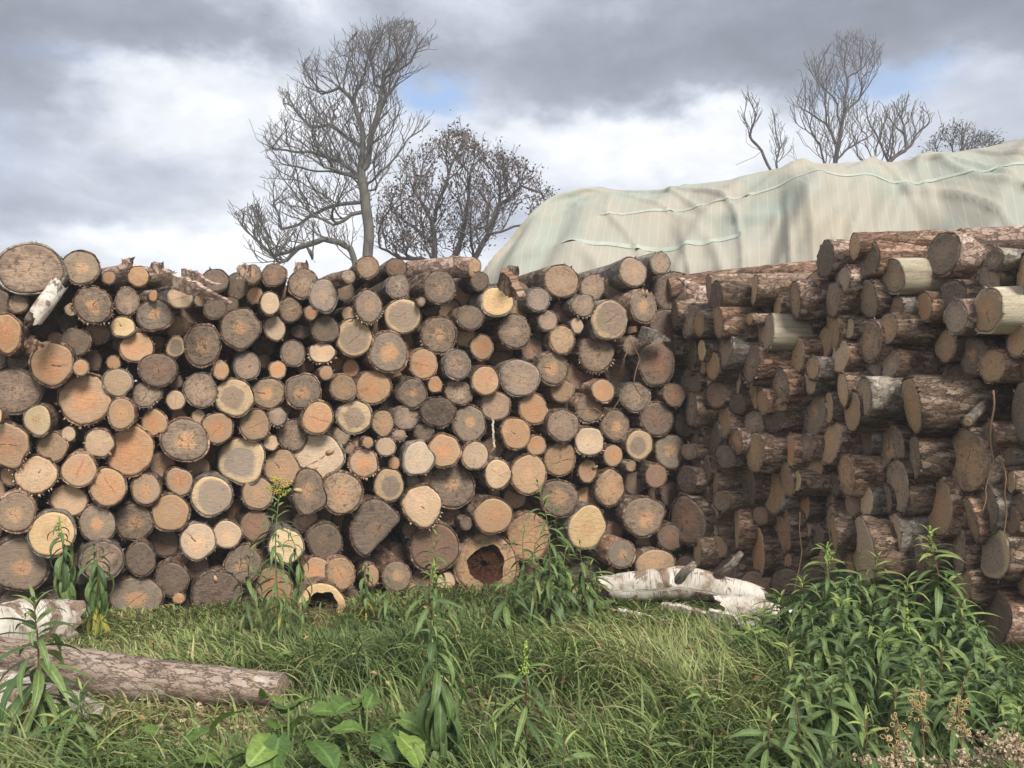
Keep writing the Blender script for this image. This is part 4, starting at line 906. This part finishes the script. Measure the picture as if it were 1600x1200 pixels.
def slab(pts, w0, th_, label, name='broken_slab', col='pink', seed=0):
    """a torn plank of wood : tapering, splintered to a point"""
    rg = np.random.default_rng(seed); mb = MB(); pts = [Vector(p) for p in pts]; n = 14; Vv = []; Fc = []; Uu = []
    for i in range(n+1):
        t = i/n; p = pts[0].lerp(pts[1], t)+Vector(rg.normal(0, .004, 3)); ax = (pts[1]-pts[0]).normalized(); up_ = Vector((0, -.35, 1)).normalized(); side_ = ax.cross(up_).normalized(); up2 = side_.cross(ax)
        w_ = w0*(1-.9*max(0, t-.45)/.55)*rg.uniform(.85, 1.1)
        for a, b_ in ((-1, -1), (1, -1), (1, 1), (-1, 1)): Vv.append(p+up2*a*w_+side_*b_*th_*(1 if b_ > 0 else .6)); Uu.append((a*.03, t*.5))
    for i in range(n):
        for k in range(4): Fc.append((i*4+k, i*4+(k+1) % 4, i*4+4+(k+1) % 4, i*4+4+k))
    Fc += [(3, 2, 1, 0), tuple(n*4+k for k in range(4))]
    for k in range(7):
        t = rg.uniform(.3, .95); p = pts[0].lerp(pts[1], t); q = p+(pts[1]-pts[0])*rg.uniform(.06, .16)+Vector(rg.normal(0, .025, 3)); c0 = len(Vv)
        Vv += [p+Vector((0, 0, .012)), p-Vector((0, .006, .012)), q, p+Vector((0, .01, 0))]; Uu += [(0, 0)]*4; Fc += [(c0, c0+1, c0+2), (c0, c0+2, c0+3), (c0+1, c0+3, c0+2)]
    mb.add([tuple(v) for v in Vv], Fc, Uu); o = mb.build(name, BARK[col], smooth=False, org=tuple(pts[0])); return tag(o, label, 'broken wood')
slab([P(255, 432, 5.1), P(361, 473, 4.95)], .05, .018, 'splintered pale board sticking out of the front stack top', seed=1)
slab([P(286, 428, 5.15), P(335, 445, 5.05)], .045, .015, 'short torn bark piece on the splintered pale board', seed=2)
slab([P(785, 432, 5.6), P(818, 466, 5.45)], .07, .04, 'shattered brown stump end hanging off the stack top', 'splintered_stub', 'pine', 3)
slab([P(40, 535, 4.75), P(76, 541, 4.8)], .025, .02, 'torn red-brown bark strip under the split yellow end at left', 'bark_strip', 'pine', 4)
slab([P(770, 655, 5.45), P(773, 702, 5.35)], .016, .008, 'long pale splinter hanging down from a grey log end', 'splinter', 'pale', 5)
slab([P(1000, 520, 6.0), P(1045, 530, 6.1)], .05, .04, 'cracked wood chunk under the star-knotted end near the corner', 'wood_chunk', 'grey', 6)
for k, (px, py, d, lb) in enumerate([(197, 412, 5.3, 'upright bark flap on the stack top near the left end'), (243, 418, 5.3, 'small torn bark flap standing on the top left logs'), (712, 408, 5.8, 'torn bark flap on the flaky centre top log'),
                                     (800, 424, 5.7, 'curled bark flap beside the shattered stump end'), (380, 424, 5.2, 'dark crumpled bark piece on the stack top'), (470, 418, 5.5, 'bark flap between the two top reddish ends')]):
    mb = MB(); rg = np.random.default_rng(k+60); c = P(px, py, d); Vv = []; Fc = []
    for i in range(7):
        a = i/6*2.4-1.2
        for j in range(4): Vv.append(c+Vector((.05*math.sin(a)+rg.normal(0, .006), .04*math.cos(a)+rg.normal(0, .005), (j-1.5)*.028+rg.normal(0, .007))))
    for i in range(6):
        for j in range(3): Fc.append((i*4+j, i*4+j+1, i*4+j+5, i*4+j+4))
    mb.add([tuple(v) for v in Vv], Fc, [(v.x, v.z) for v in Vv]); tag(mb.build('bark_flap', BARK['pink'], org=tuple(c)), lb, 'bark piece', 'loose bark pieces')
for k, (a_, b_, y_, d_, w__, lb) in enumerate([(1035, 1110, 948, 5.0, .035, 'torn birch bark sheet just below the peeling birch log'), (1110, 1175, 962, 4.85, .045, 'broad birch bark sheet between the two small birch pieces'), (1165, 1260, 975, 4.7, .05, 'white birch bark sheet nearest to the big weed clump'),
                                  (1185, 1280, 1000, 4.5, .035, 'lowest white birch bark sheet beside the weed clump'), (965, 1045, 958, 5.0, .03, 'small birch bark sheet by the broken twigs in the grass')]):
    tag(slab([P(a_, y_, d_), P(b_, y_+12, d_-.12)], w__, .018, lb, 'bark_sheet', 'birch', 40+k), group='birch bark sheets')
# dry twigs and a vine in the corner
for k, (pts, r_, lb) in enumerate([
    ([P(1552, 610, 4.2), P(1549, 660, 4.15), P(1553, 720, 4.1), P(1540, 765, 4.1), P(1535, 800, 4.05)], .006, 'bent dry twig hanging down the right of the side stack'),
    ([P(1560, 715, 4.1), P(1572, 750, 4.05), P(1573, 800, 4.05), P(1562, 850, 4.)], .005, 'second dry twig beside the bent one'),
    ([P(900, 640, 5.7), P(930, 638, 5.65), P(950, 655, 5.65), P(985, 600, 5.8), P(1020, 610, 5.9)], .004, 'thin vine looping over log ends near the corner'),
    ([P(893, 745, 5.6), P(899, 690, 5.6), P(897, 650, 5.6)], .003, 'straight thin straw before the orange-hearted ends'),
    ([P(1240, 930, 4.9), P(1253, 860, 4.9), P(1250, 800, 4.9)], .004, 'dry stalk standing against the side stack'),
    ([P(975, 560, 5.75), P(985, 530, 5.8), P(1000, 560, 5.8), P(990, 600, 5.75), P(1003, 620, 5.8)], .006, 'brown vine tangle under the thick reddish end')]):
    mb = MB(); q = []
    for i in range(len(pts)-1):
        for j in range(5): q.append(pts[i].lerp(pts[i+1], j/5)+Vector((noise.noise(Vector((i+j*.2, k, 0)))*.02, 0, 0)))
    q.append(pts[-1]); tube(mb, q, [r_*(1-.5*i/len(q)) for i in range(len(q))], 5)
    o = mb.build('dry_twig', STEMR, org=tuple(pts[0])); tag(o, lb, 'twig', 'dry twigs and vines')

# ------------------------------------------------------------------ weeds
def leaf_mesh(name, m, L=1., w=.16, droop=.6, fold=.25, serr=0., heart=False, segs=8, seed=0):
    """leaf along +X, unit length, drooping in -Z"""
    rg = np.random.default_rng(seed); Vv = []; Uu = []; Fc = []; ang = .25; p = np.array([0., 0., 0.])
    for i in range(segs+1):
        t = i/segs
        wd = w*(math.sin(math.pi*min(1, t**.75))**.85)*(1-.25*t) if not heart else w*(math.sqrt(max(0, 1-(2*t*.98-1)**2))*(1.15-.55*t)+(.35 if i == 0 else 0))
        wd = max(wd, .003)*(1+serr*(-1)**i)
        tw = .25*math.sin(t*3+seed)
        for k in (-1, -.5, 0, .5, 1):
            z = abs(k)*wd*fold+(rg.normal(0, .012) if heart else 0)
            back = (-.18*abs(k) if (heart and i == 0) else 0)
            Vv.append(p+np.array([math.sin(-ang)*-z*0+back, k*wd, z+k*wd*tw])); Uu.append((k*.5, t))
        ang -= droop*2.2/segs*(.4+t); p = p+np.array([math.cos(ang), 0, math.sin(ang)])/segs*L
    for i in range(segs):
        for k in range(4): Fc.append((i*5+k, i*5+k+1, (i+1)*5+k+1, (i+1)*5+k))
    mb = MB(); mb.add(Vv, Fc, Uu); return mb.mesh(name, m)
LM = {k: [leaf_mesh('lance_leaf', m, w=w, droop=dr, fold=fo, seed=i) for i, (w, dr, fo) in enumerate([(.062, .45, .35), (.075, .75, .25), (.07, 1.0, .3), (.085, .6, .2)])] for k, m in (('g', LEAF), ('l', LEAFL), ('y', LEAFY))}
LH = [leaf_mesh('wilted_leaf', LEAF, w=.09, droop=1.15, fold=.5, seed=i+9) for i in range(3)]
def weed(base, top, nleaf, L0, label, kind='goldenrod', seed=0, wilt=0., tipc='l', head=None, cat='weed', rows=1., lean=None, r=.005, stemm=None, yellow=0.):
    rg = np.random.default_rng(seed); base, top = Vector(base), Vector(top); H = (top-base).length
    o = bpy.data.objects.new(kind, None); COL.objects.link(o); o.location = base; tag(o, label, cat, 'tall green weeds')
    q = []; bend = Vector((rg.normal(0, .04), rg.normal(0, .03), 0))*H
    for i in range(13):
        t = i/12; q.append((top-base)*t+bend*math.sin(math.pi*t)+Vector((rg.normal(0, .003), rg.normal(0, .003), 0)))
    mb = MB(); tube(mb, q, [r*(1-.6*i/12) for i in range(13)], 7); st = mb.build('stem', stemm or (STEMR if rg.random() < .5 else STEM), o)
    nleaf = int(nleaf*(1.7 if base.x > 1. else 1.45))
    for i in range(nleaf):
        t = 1-(1-.14)*(i/nleaf)**rows if nleaf else 0; t = min(t, .995)
        k = t*12; a = q[min(int(k), 12)].lerp(q[min(int(k)+1, 12)], k-int(k))
        az = i*2.39996+rg.normal(0, .25); u = 1-t
        L = L0*(.35+1.05*min(1, u*3.2))*rg.uniform(.8, 1.15)*(1-.25*max(0, u-.6))
        el_ = .95-1.35*min(1, u*2.6)+rg.normal(0, .12)-wilt*1.0
        y_ = rg.random() < (yellow if u > .55 else 0)+(.09 if u > .6 else 0)
        ms = LM['y'] if y_ else (LM[tipc] if u < .16 else LM['g'])
        me = ms[rg.integers(4)] if wilt < .3 or y_ else LH[rg.integers(3)]
        lf = bpy.data.objects.new('leaf', me); COL.objects.link(lf); lf.parent = o
        lf.location = a; lf.rotation_euler = (rg.normal(0, .2), -el_, az); lf.scale = (L, L*rg.uniform(.8, 1.2), L)
    if head == 'yellow':
        for j in range(16):
            a = rg.uniform(0, 6.28); L = rg.uniform(.03, .085); s = q[-1]-Vector((0, 0, rg.uniform(0, .10))); e = s+Vector((math.cos(a)*L, math.sin(a)*L*.8, rg.uniform(.0, .045)))
            mb = MB(); tube(mb, [s, s.lerp(e, .5)+Vector((0, 0, .01)), e], .0015, 4)
            sp = mb.build('flower_spray', STEM, o); fm = MB()
            for z in range(14):
                c = s.lerp(e, rg.uniform(.35, 1.05))+Vector(rg.normal(0, .006, 3))+Vector((0, 0, .004)); w_ = rg.uniform(.003, .0055)
                fm.add([tuple(c+Vector(v)*w_) for v in ((1, 0, 0), (-1, 0, 0), (0, 1, 0), (0, -1, 0), (0, 0, 1), (0, 0, -1))], [(0, 2, 4), (2, 1, 4), (1, 3, 4), (3, 0, 4), (2, 0, 5), (1, 2, 5), (3, 1, 5), (0, 3, 5)])
            fm.build('florets', YEL if j % 4 else BUD, sp)['kind'] = 'stuff'
    elif head == 'bud':
        fm = MB()
        for z in range(60):
            t = rg.random(); c = q[-1]+Vector((rg.normal(0, .008)*(1.2-t), rg.normal(0, .008)*(1.2-t), -.09+t*.12)); w_ = rg.uniform(.003, .006)
            fm.add([tuple(c+Vector(v)*w_) for v in ((1, 0, 0), (-1, 0, 0), (0, 1, 0), (0, -1, 0), (0, 0, 1.6), (0, 0, -1))], [(0, 2, 4), (2, 1, 4), (1, 3, 4), (3, 0, 4), (2, 0, 5), (1, 2, 5), (3, 1, 5), (0, 3, 5)])
        fm.build('flower_buds', BUD, o)
    return o
def wd(bx, d, tx, ty, nleaf, L0, label, seed, **k):
    b_ = G(bx, d); t = P(tx, ty, d); return weed(b_, t, nleaf, L0, label, seed=seed, **k)
wd(100, 4.75, 93, 815, 34, .19, 'wilted weed before the large yellow log end at left', 1, wilt=.8, head='bud')
wd(158, 4.7, 150, 848, 38, .19, 'wilted weed with yellow lower leaves, second from the left', 2, wilt=.85, yellow=.8)
wd(52, 3.25, 52, 935, 40, .21, 'tall weed with arching leaves in front of the white birch log', 3, r=.006, stemm=STEMR)
wd(392, 4.7, 392, 848, 26, .13, 'slim weed with starry top before the right end of the wilted pair', 4)
wd(448, 4.6, 438, 752, 46, .12, 'tall goldenrod with yellow flower top before the front stack', 5, head='yellow', r=.006)
wd(470, 4.75, 452, 822, 18, .13, 'leafy weed just right of the yellow-flowered goldenrod', 6, wilt=.5)
wd(572, 5.0, 572, 878, 18, .12, 'low weed with drooping yellowish leaves at mid stack', 7, wilt=.6, yellow=.5)
wd(605, 4.9, 612, 905, 16, .11, 'short dark weed left of the budding mid weed', 8)
wd(688, 5.0, 682, 832, 24, .13, 'weed with starry top before the large reddish log end', 9)
wd(676, 4.15, 678, 885, 24, .16, 'light green budding weed in front of the hollow log', 10, head='bud')
wd(700, 2.75, 676, 968, 34, .17, 'tall weed with long hanging leaves in the middle foreground', 11, wilt=.55, r=.006)
wd(822, 2.9, 822, 1015, 22, .14, 'weed with pale green bud spike right of the hanging-leaved one', 12, head='bud')
wd(845, 4.95, 838, 746, 34, .15, 'tallest weed of the clump beside the hollow log', 13)
for k, (bx, tx, ty, d) in enumerate([(825, 818, 815, 4.9), (870, 868, 790, 5.0), (880, 886, 850, 4.85), (860, 856, 838, 4.7), (902, 905, 842, 4.95), (838, 832, 868, 4.7), (795, 802, 892, 4.7), (915, 922, 875, 5.0)]):
    wd(bx, d, tx, ty, 24, .15, ('left leaning', 'second tallest', 'right hand', 'dense middle', 'outer right', 'low front', 'lowest left', 'small outermost')[k]+' weed of the clump between hollow log and birch log', 20+k, wilt=.15)
CL = [(1290, 1292, 855, 4.2), (1265, 1255, 905, 4.2), (1345, 1340, 895, 4.0), (1318, 1312, 935, 3.7), (1368, 1370, 870, 4.15), (1450, 1452, 832, 3.9), (1425, 1418, 905, 3.8), (1480, 1478, 898, 3.9), (1505, 1503, 940, 3.7), (1418, 1416, 962, 3.4),
      (1475, 1474, 1012, 3.1), (1540, 1538, 1018, 3.2), (1385, 1382, 990, 3.3), (1290, 1285, 985, 3.5), (1225, 1220, 930, 4.3), (1195, 1190, 960, 4.2), (1340, 1345, 1010, 3.2), (1440, 1440, 1050, 2.9), (1240, 1232, 1010, 3.4), (1555, 1560, 1085, 2.9),
      (1180, 1172, 985, 3.9), (1305, 1300, 1060, 2.9), (1395, 1400, 1075, 2.8), (1500, 1505, 1065, 2.8), (1250, 1246, 1090, 2.7), (1100, 1098, 1080, 3.2), (1590, 1596, 1110, 2.8), (1350, 1352, 1120, 2.6), (1200, 1205, 1120, 2.7)]
CN = ['tall bud-tipped weed on the left side of the big clump', 'weed at the left flank of the big clump before the dark gap', 'weed before the huge tan log end in the big clump', 'weed in front of the left bud-tipped one', 'second weed before the tall split-looking log end',
      'tallest light green budded weed of the big clump', 'weed just left of the tallest budded one', 'weed just right of the tallest budded one', 'weed with starry top near the dark end of the lowest side log', 'bright-tipped weed at the centre of the big clump',
      'bright starry weed right of the bright-tipped central one', 'dark starry weed at the right flank of the big clump', 'mid-height weed left of the bright-tipped one', 'broad drooping weed low on the left of the big clump', 'weed standing before the small birch pieces',
      'low weed in front of the peeling birch log', 'weed under the centre of the big clump', 'low weed under the bright starry one', 'low weed between birch piece and foreground grass', 'weed beside the right picture edge',
      'small weed left of the birch pieces', 'low foreground weed beneath the drooping one', 'low foreground weed below the clump centre', 'low foreground weed above the dry fluffy heads', 'low foreground weed left of the dry heads',
      'spreading low weed alone in the long grass', 'weed at the lower right corner behind the fluffy head', 'lowest weed between the dry seed stalks', 'lowest weed at the clump foot, left side']
for k, (bx, tx, ty, d) in enumerate(CL):
    wd(bx, d, tx, ty, 44 if ty < 1000 else 28, .19 if ty < 1000 else .15, CN[k], 50+k, wilt=(.5 if k in (2, 13, 16) else .25), head='bud' if k in (0, 5, 9) else None, r=.006)
for k, (bx, tx, ty, d, lb) in enumerate([(20, 18, 1120, 2.9, 'low weed at the bottom left corner'), (130, 128, 1075, 3.1, 'low weed in front of the slim birch pole'), (95, 90, 1110, 2.9, 'dark low weed at the lower left before the birch poles'), (640, 645, 1120, 2.9, 'low weed left of the hanging-leaved one'),
                                         (770, 768, 1120, 2.7, 'low weed at the bottom between the two foreground weeds'), (880, 884, 1150, 2.6, 'low weed right of the pale bud spike'), (1010, 1013, 1140, 2.8, 'low weed at the bottom centre right')]):
    wd(bx, d, tx, ty, 18, .13, lb, 100+k)
for k, (bx, tx, ty, d, lb) in enumerate([(1325, 1322, 905, 3.95, 'slender weed filling the left half of the big clump'), (1400, 1402, 925, 3.75, 'slender weed just before the tallest budded one'), (1455, 1460, 965, 3.45, 'slender weed between the bright tips of the big clump'),
    (1530, 1528, 975, 3.5, 'slender weed by the dark lowest side log'), (1275, 1268, 950, 3.8, 'slender weed at the outer left of the big clump'), (1360, 1362, 965, 3.5, 'slender weed in the shaded heart of the big clump'), (1325, 1320, 1030, 3.05, 'leafy low weed under the clump heart'),
    (1425, 1428, 1020, 3.05, 'leafy low weed under the bright tips'), (1510, 1515, 1040, 3.0, 'leafy low weed right of the bright tips'), (1570, 1575, 1040, 3.1, 'leafy weed almost touching the right picture edge'), (1265, 1262, 1045, 3.0, 'leafy low weed at the clump edge near the grass')]):
    wd(bx, d, tx, ty, 36, .18, lb, 130+k, wilt=.3, r=.005)
# broad-leaved plants
HL = [leaf_mesh('broad_leaf_blade', LEAFB, w=.36+.05*i, droop=.35+.15*i, fold=.22, heart=True, segs=10, seed=i+30) for i in range(3)]
def broad(px, d, n_, L0, label, seed, up_=.24):
    rg = np.random.default_rng(seed); b_ = G(px, d); o = bpy.data.objects.new('broad_leaved_plant', None); COL.objects.link(o); o.location = b_; tag(o, label, 'plant', 'broad-leaved plants')
    for i in range(n_):
        a = i*2.4+rg.normal(0, .3); rr = rg.uniform(.06, .22); h = up_*rg.uniform(.6, 1.15); e = Vector((math.cos(a)*rr, math.sin(a)*rr, h))
        mb = MB(); tube(mb, [(0, 0, 0), tuple(e*.5+Vector((0, 0, .04))), tuple(e)], [.006, .005, .004], 6); st = mb.build('leaf_stalk', STEM, o)
        lf = bpy.data.objects.new('leaf', HL[rg.integers(3)]); COL.objects.link(lf); lf.parent = o; lf.location = e
        L = L0*rg.uniform(.8, 1.2); lf.scale = (L, L, L); lf.rotation_euler = (rg.normal(0, .25), rg.uniform(-.1, .5), a+rg.normal(0, .3))
broad(225, 2.65, 11, .14, 'light green broad-leaved plant at the bottom left', 1, .2)
broad(320, 2.6, 8, .13, 'broad-leaved plant between its two larger neighbours', 2, .19)
broad(450, 2.85, 12, .15, 'large broad-leaved plant below the end of the long brown log', 3, .27)
broad(570, 2.9, 9, .13, 'broad-leaved plant at the bottom left of the hanging-leaved weed', 4, .24)
broad(150, 2.9, 6, .11, 'smaller broad-leaved plant nearest to the left birch poles', 5, .16)
broad(915, 5.0, 7, .2, 'dark broad-leaved plant at the left end of the peeling birch log', 6, .15)
broad(990, 4.9, 5, .17, 'dark broad-leaved plant under the peeling birch log', 7, .1)
# dry seed heads
def dry(px, d, tx, ty, label, seed, fluffy=True):
    rg = np.random.default_rng(seed); b_ = G(px, d); t = P(tx, ty, d); o = bpy.data.objects.new('dried_flower' if fluffy else 'dry_seed_stalk', None); COL.objects.link(o); o.location = b_
    tag(o, label, 'dried flower', 'dry seed heads'); H = t-b_; mb = MB(); tube(mb, [(0, 0, 0), tuple(H*.5+Vector((.02, 0, 0))), tuple(H)], [.004, .0035, .002], 6); mb.build('stem', STEMR, o)
    if fluffy:
        for j in range(9):
            e = H+Vector((rg.normal(0, .05), rg.normal(0, .03), rg.uniform(-.07, .02))); s = H*.86; br = MB(); tube(br, [tuple(s), tuple(s.lerp(e, .6)+Vector((0, 0, .01))), tuple(e)], .0015, 4); bo = br.build('side_branch', STEMR, o); fm = MB()
            for z in range(22):
                c = s.lerp(e, rg.uniform(.55, 1.08))+Vector(rg.normal(0, .009, 3)); w_ = rg.uniform(.004, .0085)
                rv = [Vector(rg.normal(0, 1, 3)).normalized()*w_*rg.uniform(.7, 1.3) for _ in range(8)]
                fm.add([tuple(c+v) for v in rv], [(0, 1, 2), (2, 3, 4), (4, 5, 6), (6, 7, 0), (1, 3, 5), (0, 4, 7), (2, 5, 7), (1, 6, 3)])
            fm.build('fluff', FLUFF, bo, smooth=False)['kind'] = 'stuff'
    else:
        for j in range(34):
            c = H-Vector((rg.normal(0, .018), rg.normal(0, .015), rg.uniform(-.01, .14))); cup = MB(); r_ = rg.uniform(.006, .0095); ax, bx = frame(Vector(rg.normal(0, 1, 3))+Vector((0, -1.2, 0)))
            pts = [c+(ax*math.cos(q)+bx*math.sin(q))*r_ for q in np.linspace(0, 6.283, 9)]; tube(cup, pts, .0017, 4, cap=False); cup.build('seed_husk', HUSK, o)
for k, a in enumerate([(1400, 2.3, 1398, 1165, 'fluffy dry seed head at the bottom, left one of three'), (1560, 2.4, 1562, 1150, 'largest fluffy dry seed head at the bottom right corner'), (1500, 2.35, 1506, 1178, 'low brown seed head between the two pale fluffy ones'),
                       (1590, 2.3, 1592, 1148, 'fluffy dry seed head touching the right edge')]): dry(*a, 200+k)
for k, a in enumerate([(1435, 2.7, 1436, 1078, 'dry stalk with curled husks, upper left one'), (1495, 2.6, 1496, 1088, 'dry stalk with curled husks, the tallest on the right'), (1405, 2.5, 1402, 1122, 'dry brown husk stalk above the left fluffy head')]): dry(*a, 210+k, fluffy=False)

# ------------------------------------------------------------------ grass, straw and chips: nobody could count them
def blades(name, n_, region, hfun, wfun, mname, pal, seed, label, lean=(-.6, -.35), lay=0.):
    rg = np.random.default_rng(seed); m, nn, b = mat(mname); at = nn.attr('tint').outputs['Color']; uv = nn.add('ShaderNodeUVMap').outputs[0]; _, v_, _ = nn.xyz(uv)
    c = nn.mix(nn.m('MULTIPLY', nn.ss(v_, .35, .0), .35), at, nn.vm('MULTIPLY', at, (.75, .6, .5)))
    nn.put(b.inputs[0], c); b.inputs['Roughness'].default_value = .5; b.inputs['Specular IOR Level'].default_value = .3
    tr = nn.add('ShaderNodeBsdfTranslucent'); nn.put(tr.inputs[0], c); mx = nn.add('ShaderNodeMixShader'); mx.inputs[0].default_value = .3
    nn.put(mx.inputs[1], b.outputs[0]); nn.put(mx.inputs[2], tr.outputs[0]); nn.put(m.node_tree.nodes['Material Output'].inputs[0], mx.outputs[0])
    X_, Y_ = [], []
    while len(X_) < n_:
        d = rg.uniform(2.3**.5, 6.4**.5, 4000)**2; px = rg.uniform(-60, 1660, 4000)
        x = (px-800)/F*d
        for xi, yi, pi in zip(x, d, px):
            if region(xi, yi, pi, rg): X_.append(xi); Y_.append(yi)
    X_, Y_ = np.array(X_[:n_]), np.array(Y_[:n_]); S = 6
    cl = np.array([noise.noise(Vector((x*1.6, y*1.6, 2))) for x, y in zip(X_, Y_)]); cl2 = np.array([noise.noise(Vector((x*.7, y*.7, 9))) for x, y in zip(X_, Y_)])
    Hh = hfun(X_, Y_, rg, cl); Ww = wfun(n_, rg)
    base = np.arctan2(lean[1], lean[0])+cl*2.6+rg.normal(0, .95, n_)
    az_ = base; bendk = rg.uniform(.9, 2.6, n_)*(1+.5*cl); th0 = rg.uniform(.05, .45, n_)+lay
    V3 = np.zeros((n_, S+1, 2, 3)); p = np.stack([X_, Y_, np.array([gz(x, y) for x, y in zip(X_, Y_)])-.01], 1); dirh = np.stack([np.cos(az_), np.sin(az_), np.zeros(n_)], 1)
    side_ = np.stack([-np.sin(az_), np.cos(az_), np.zeros(n_)], 1); tw = rg.uniform(-.9, .9, n_)
    for i in range(S+1):
        t = i/S; ang = np.minimum(th0+bendk*t**1.4, 2.75)
        w_ = Ww*(1-t**1.7)*.5*(.6+.4*min(1, t*4)); w_ = np.maximum(w_, .0003)
        sv = side_*np.cos(tw)[:, None]+np.array([0, 0, 1])*np.sin(tw)[:, None]*.6
        V3[:, i, 0] = p-sv*w_[:, None]; V3[:, i, 1] = p+sv*w_[:, None]
        stp = (Hh/S)[:, None]; p = p+stp*(dirh*np.sin(ang)[:, None]+np.array([0, 0, 1])*np.cos(ang)[:, None]); p[:, 2] = np.maximum(p[:, 2], .004)
    V = V3.reshape(-1, 3); k = (S+1)*2
    q = np.array([(2*i, 2*i+1, 2*i+3, 2*i+2) for i in range(S)]); Fc = (np.arange(n_)[:, None, None]*k+q[None]).reshape(-1, 4)
    me = bpy.data.meshes.new(name); me.vertices.add(len(V)); me.vertices.foreach_set('co', V.ravel()); me.loops.add(Fc.size); me.loops.foreach_set('vertex_index', Fc.ravel().astype(np.int32))
    me.polygons.add(len(Fc)); me.polygons.foreach_set('loop_start', (np.arange(len(Fc))*4).astype(np.int32)); me.polygons.foreach_set('loop_total', np.full(len(Fc), 4, np.int32)); me.polygons.foreach_set('use_smooth', [True]*len(Fc)); me.update(calc_edges=True)
    uvv = np.tile(np.repeat(np.arange(S+1)/S, 2), n_); ul = me.uv_layers.new(name='UVMap'); li = Fc.ravel(); ul.data.foreach_set('uv', np.stack([np.zeros(len(li)), uvv[li]], 1).ravel())
    pi = np.clip(((cl2*.75+.44+rg.normal(0, .34, n_))*len(pal)).astype(int), 0, len(pal)-1); cc = np.array(pal)[pi]*rg.uniform(.5, 1.2, (n_, 1)); c4 = np.ones((n_, k, 4)); c4[:, :, :3] = cc[:, None, :]
    at_ = me.attributes.new('tint', 'FLOAT_COLOR', 'POINT'); at_.data.foreach_set('color', c4.ravel()); me.materials.append(m)
    return tag(link(name, me), label, 'grass', kind='stuff')
def y_stack(x): return min(5.0+.28*(x+3.25), 99 if x < 1.1 else 6.2-1.25*(x-1.3))-.02
def straw_zone(x, y): return math.exp(-((x+.55)/1.1)**2-((y-3.5)/.45)**2)+.45*math.exp(-((x+1.35)/.5)**2-((y-3.35)/.3)**2)+.6*math.exp(-((x-.35)/.5)**2-((y-3.3)/.3)**2)+.8*math.exp(-((x-1.35)/.6)**2-((y-4.9)/.35)**2)
def reg_g(x, y, px, rg):
    if y > y_stack(x)+.05: return False
    if x < -1.04 and 3.5+.12*(-1.04-x) < y < 3.78+.2*(-1.04-x): return False
    if 4.75 < y and abs(x+1.28) < .17 and rg.random() < .85: return False
    return rg.random() > .85*min(1, straw_zone(x, y))
greens = [(.11, .16, .055), (.14, .205, .065), (.175, .25, .075), (.22, .30, .09), (.29, .355, .115), (.38, .375, .17)]
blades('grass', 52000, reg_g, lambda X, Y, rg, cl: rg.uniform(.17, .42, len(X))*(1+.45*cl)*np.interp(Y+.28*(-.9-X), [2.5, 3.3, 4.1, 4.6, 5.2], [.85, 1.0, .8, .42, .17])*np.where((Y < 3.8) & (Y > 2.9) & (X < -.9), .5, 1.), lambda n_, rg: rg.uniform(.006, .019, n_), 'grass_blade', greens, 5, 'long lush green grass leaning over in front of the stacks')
straws = [(.30, .22, .11), (.38, .30, .15), (.26, .19, .10), (.42, .36, .19), (.33, .30, .12)]
blades('straw', 22000, lambda x, y, px, rg: y < y_stack(x) and rg.random() < .16+straw_zone(x, y), lambda X, Y, rg, cl: rg.uniform(.08, .28, len(X)), lambda n_, rg: rg.uniform(.002, .006, n_), 'straw_blade', straws, 6, 'dry straw and dead stalks lying among the grass', lay=.9)
mb = MB(); rg = np.random.default_rng(9)
for i in range(1700):
    z = rg.integers(4); cx, cy, sx_, sy_ = ((-.5, 3.5, .8, .4), (1.3, 4.9, .5, .3), (-1.3, 3.35, .5, .3), (-.2, 3.1, .8, .3))[z]
    x, y = rg.normal(cx, sx_), rg.normal(cy, sy_)
    if y > y_stack(x): continue
    c = np.array([x, y, gz(x, y)+rg.uniform(.004, .03)]); a = rg.normal(0, 1, 3); a[2] *= .3; a /= np.linalg.norm(a); b_ = np.cross(a, rg.normal(0, 1, 3)); b_ /= np.linalg.norm(b_); L = rg.uniform(.008, .03); W_ = rg.uniform(.004, .010); h = np.cross(a, b_)*.002
    q = [c+a*L*i_+b_*W_*j_+h*k_ for i_, j_, k_ in ((-1, -1, 1), (1, -.6, 1), (1, .7, 1), (-1, 1, 1), (-1, -1, -1), (1, -.6, -1), (1, .7, -1), (-1, 1, -1))]
    mb.add(q, [(0, 1, 2, 3), (7, 6, 5, 4), (0, 4, 5, 1), (1, 5, 6, 2), (2, 6, 7, 3), (3, 7, 4, 0)])
dl = MB()
for i in range(700):
    d = rg.uniform(2.5, 5.2); x = rg.uniform(-.68, .68)*d
    if d > y_stack(x): continue
    c = np.array([x, d, gz(x, d)+rg.uniform(.02, .16)]); a = rg.normal(0, 1, 3); a[2] *= .4; a /= np.linalg.norm(a); b_ = np.cross(a, rg.normal(0, 1, 3)); b_ /= np.linalg.norm(b_); L = rg.uniform(.012, .028); n3_ = np.cross(a, b_)*L*.3
    dl.add([c-a*L, c+b_*L*.5+n3_, c+a*L, c-b_*L*.5+n3_, c+n3_*.2], [(0, 1, 4), (1, 2, 4), (2, 3, 4), (3, 0, 4)])
tag(dl.build('dead_leaves', plain('dead_leaf', (.30, .19, .09), .6, 9), smooth=False), 'small brown dead leaves caught in the grass', 'dead leaves', kind='stuff')
tag(mb.build('wood_chips', plain('chip_wood', (.44, .34, .23), .4, 30), smooth=False), 'pale wood chips and bark bits scattered on the soil', 'wood chips', kind='stuff')
print('OBJ', len(bpy.data.objects))
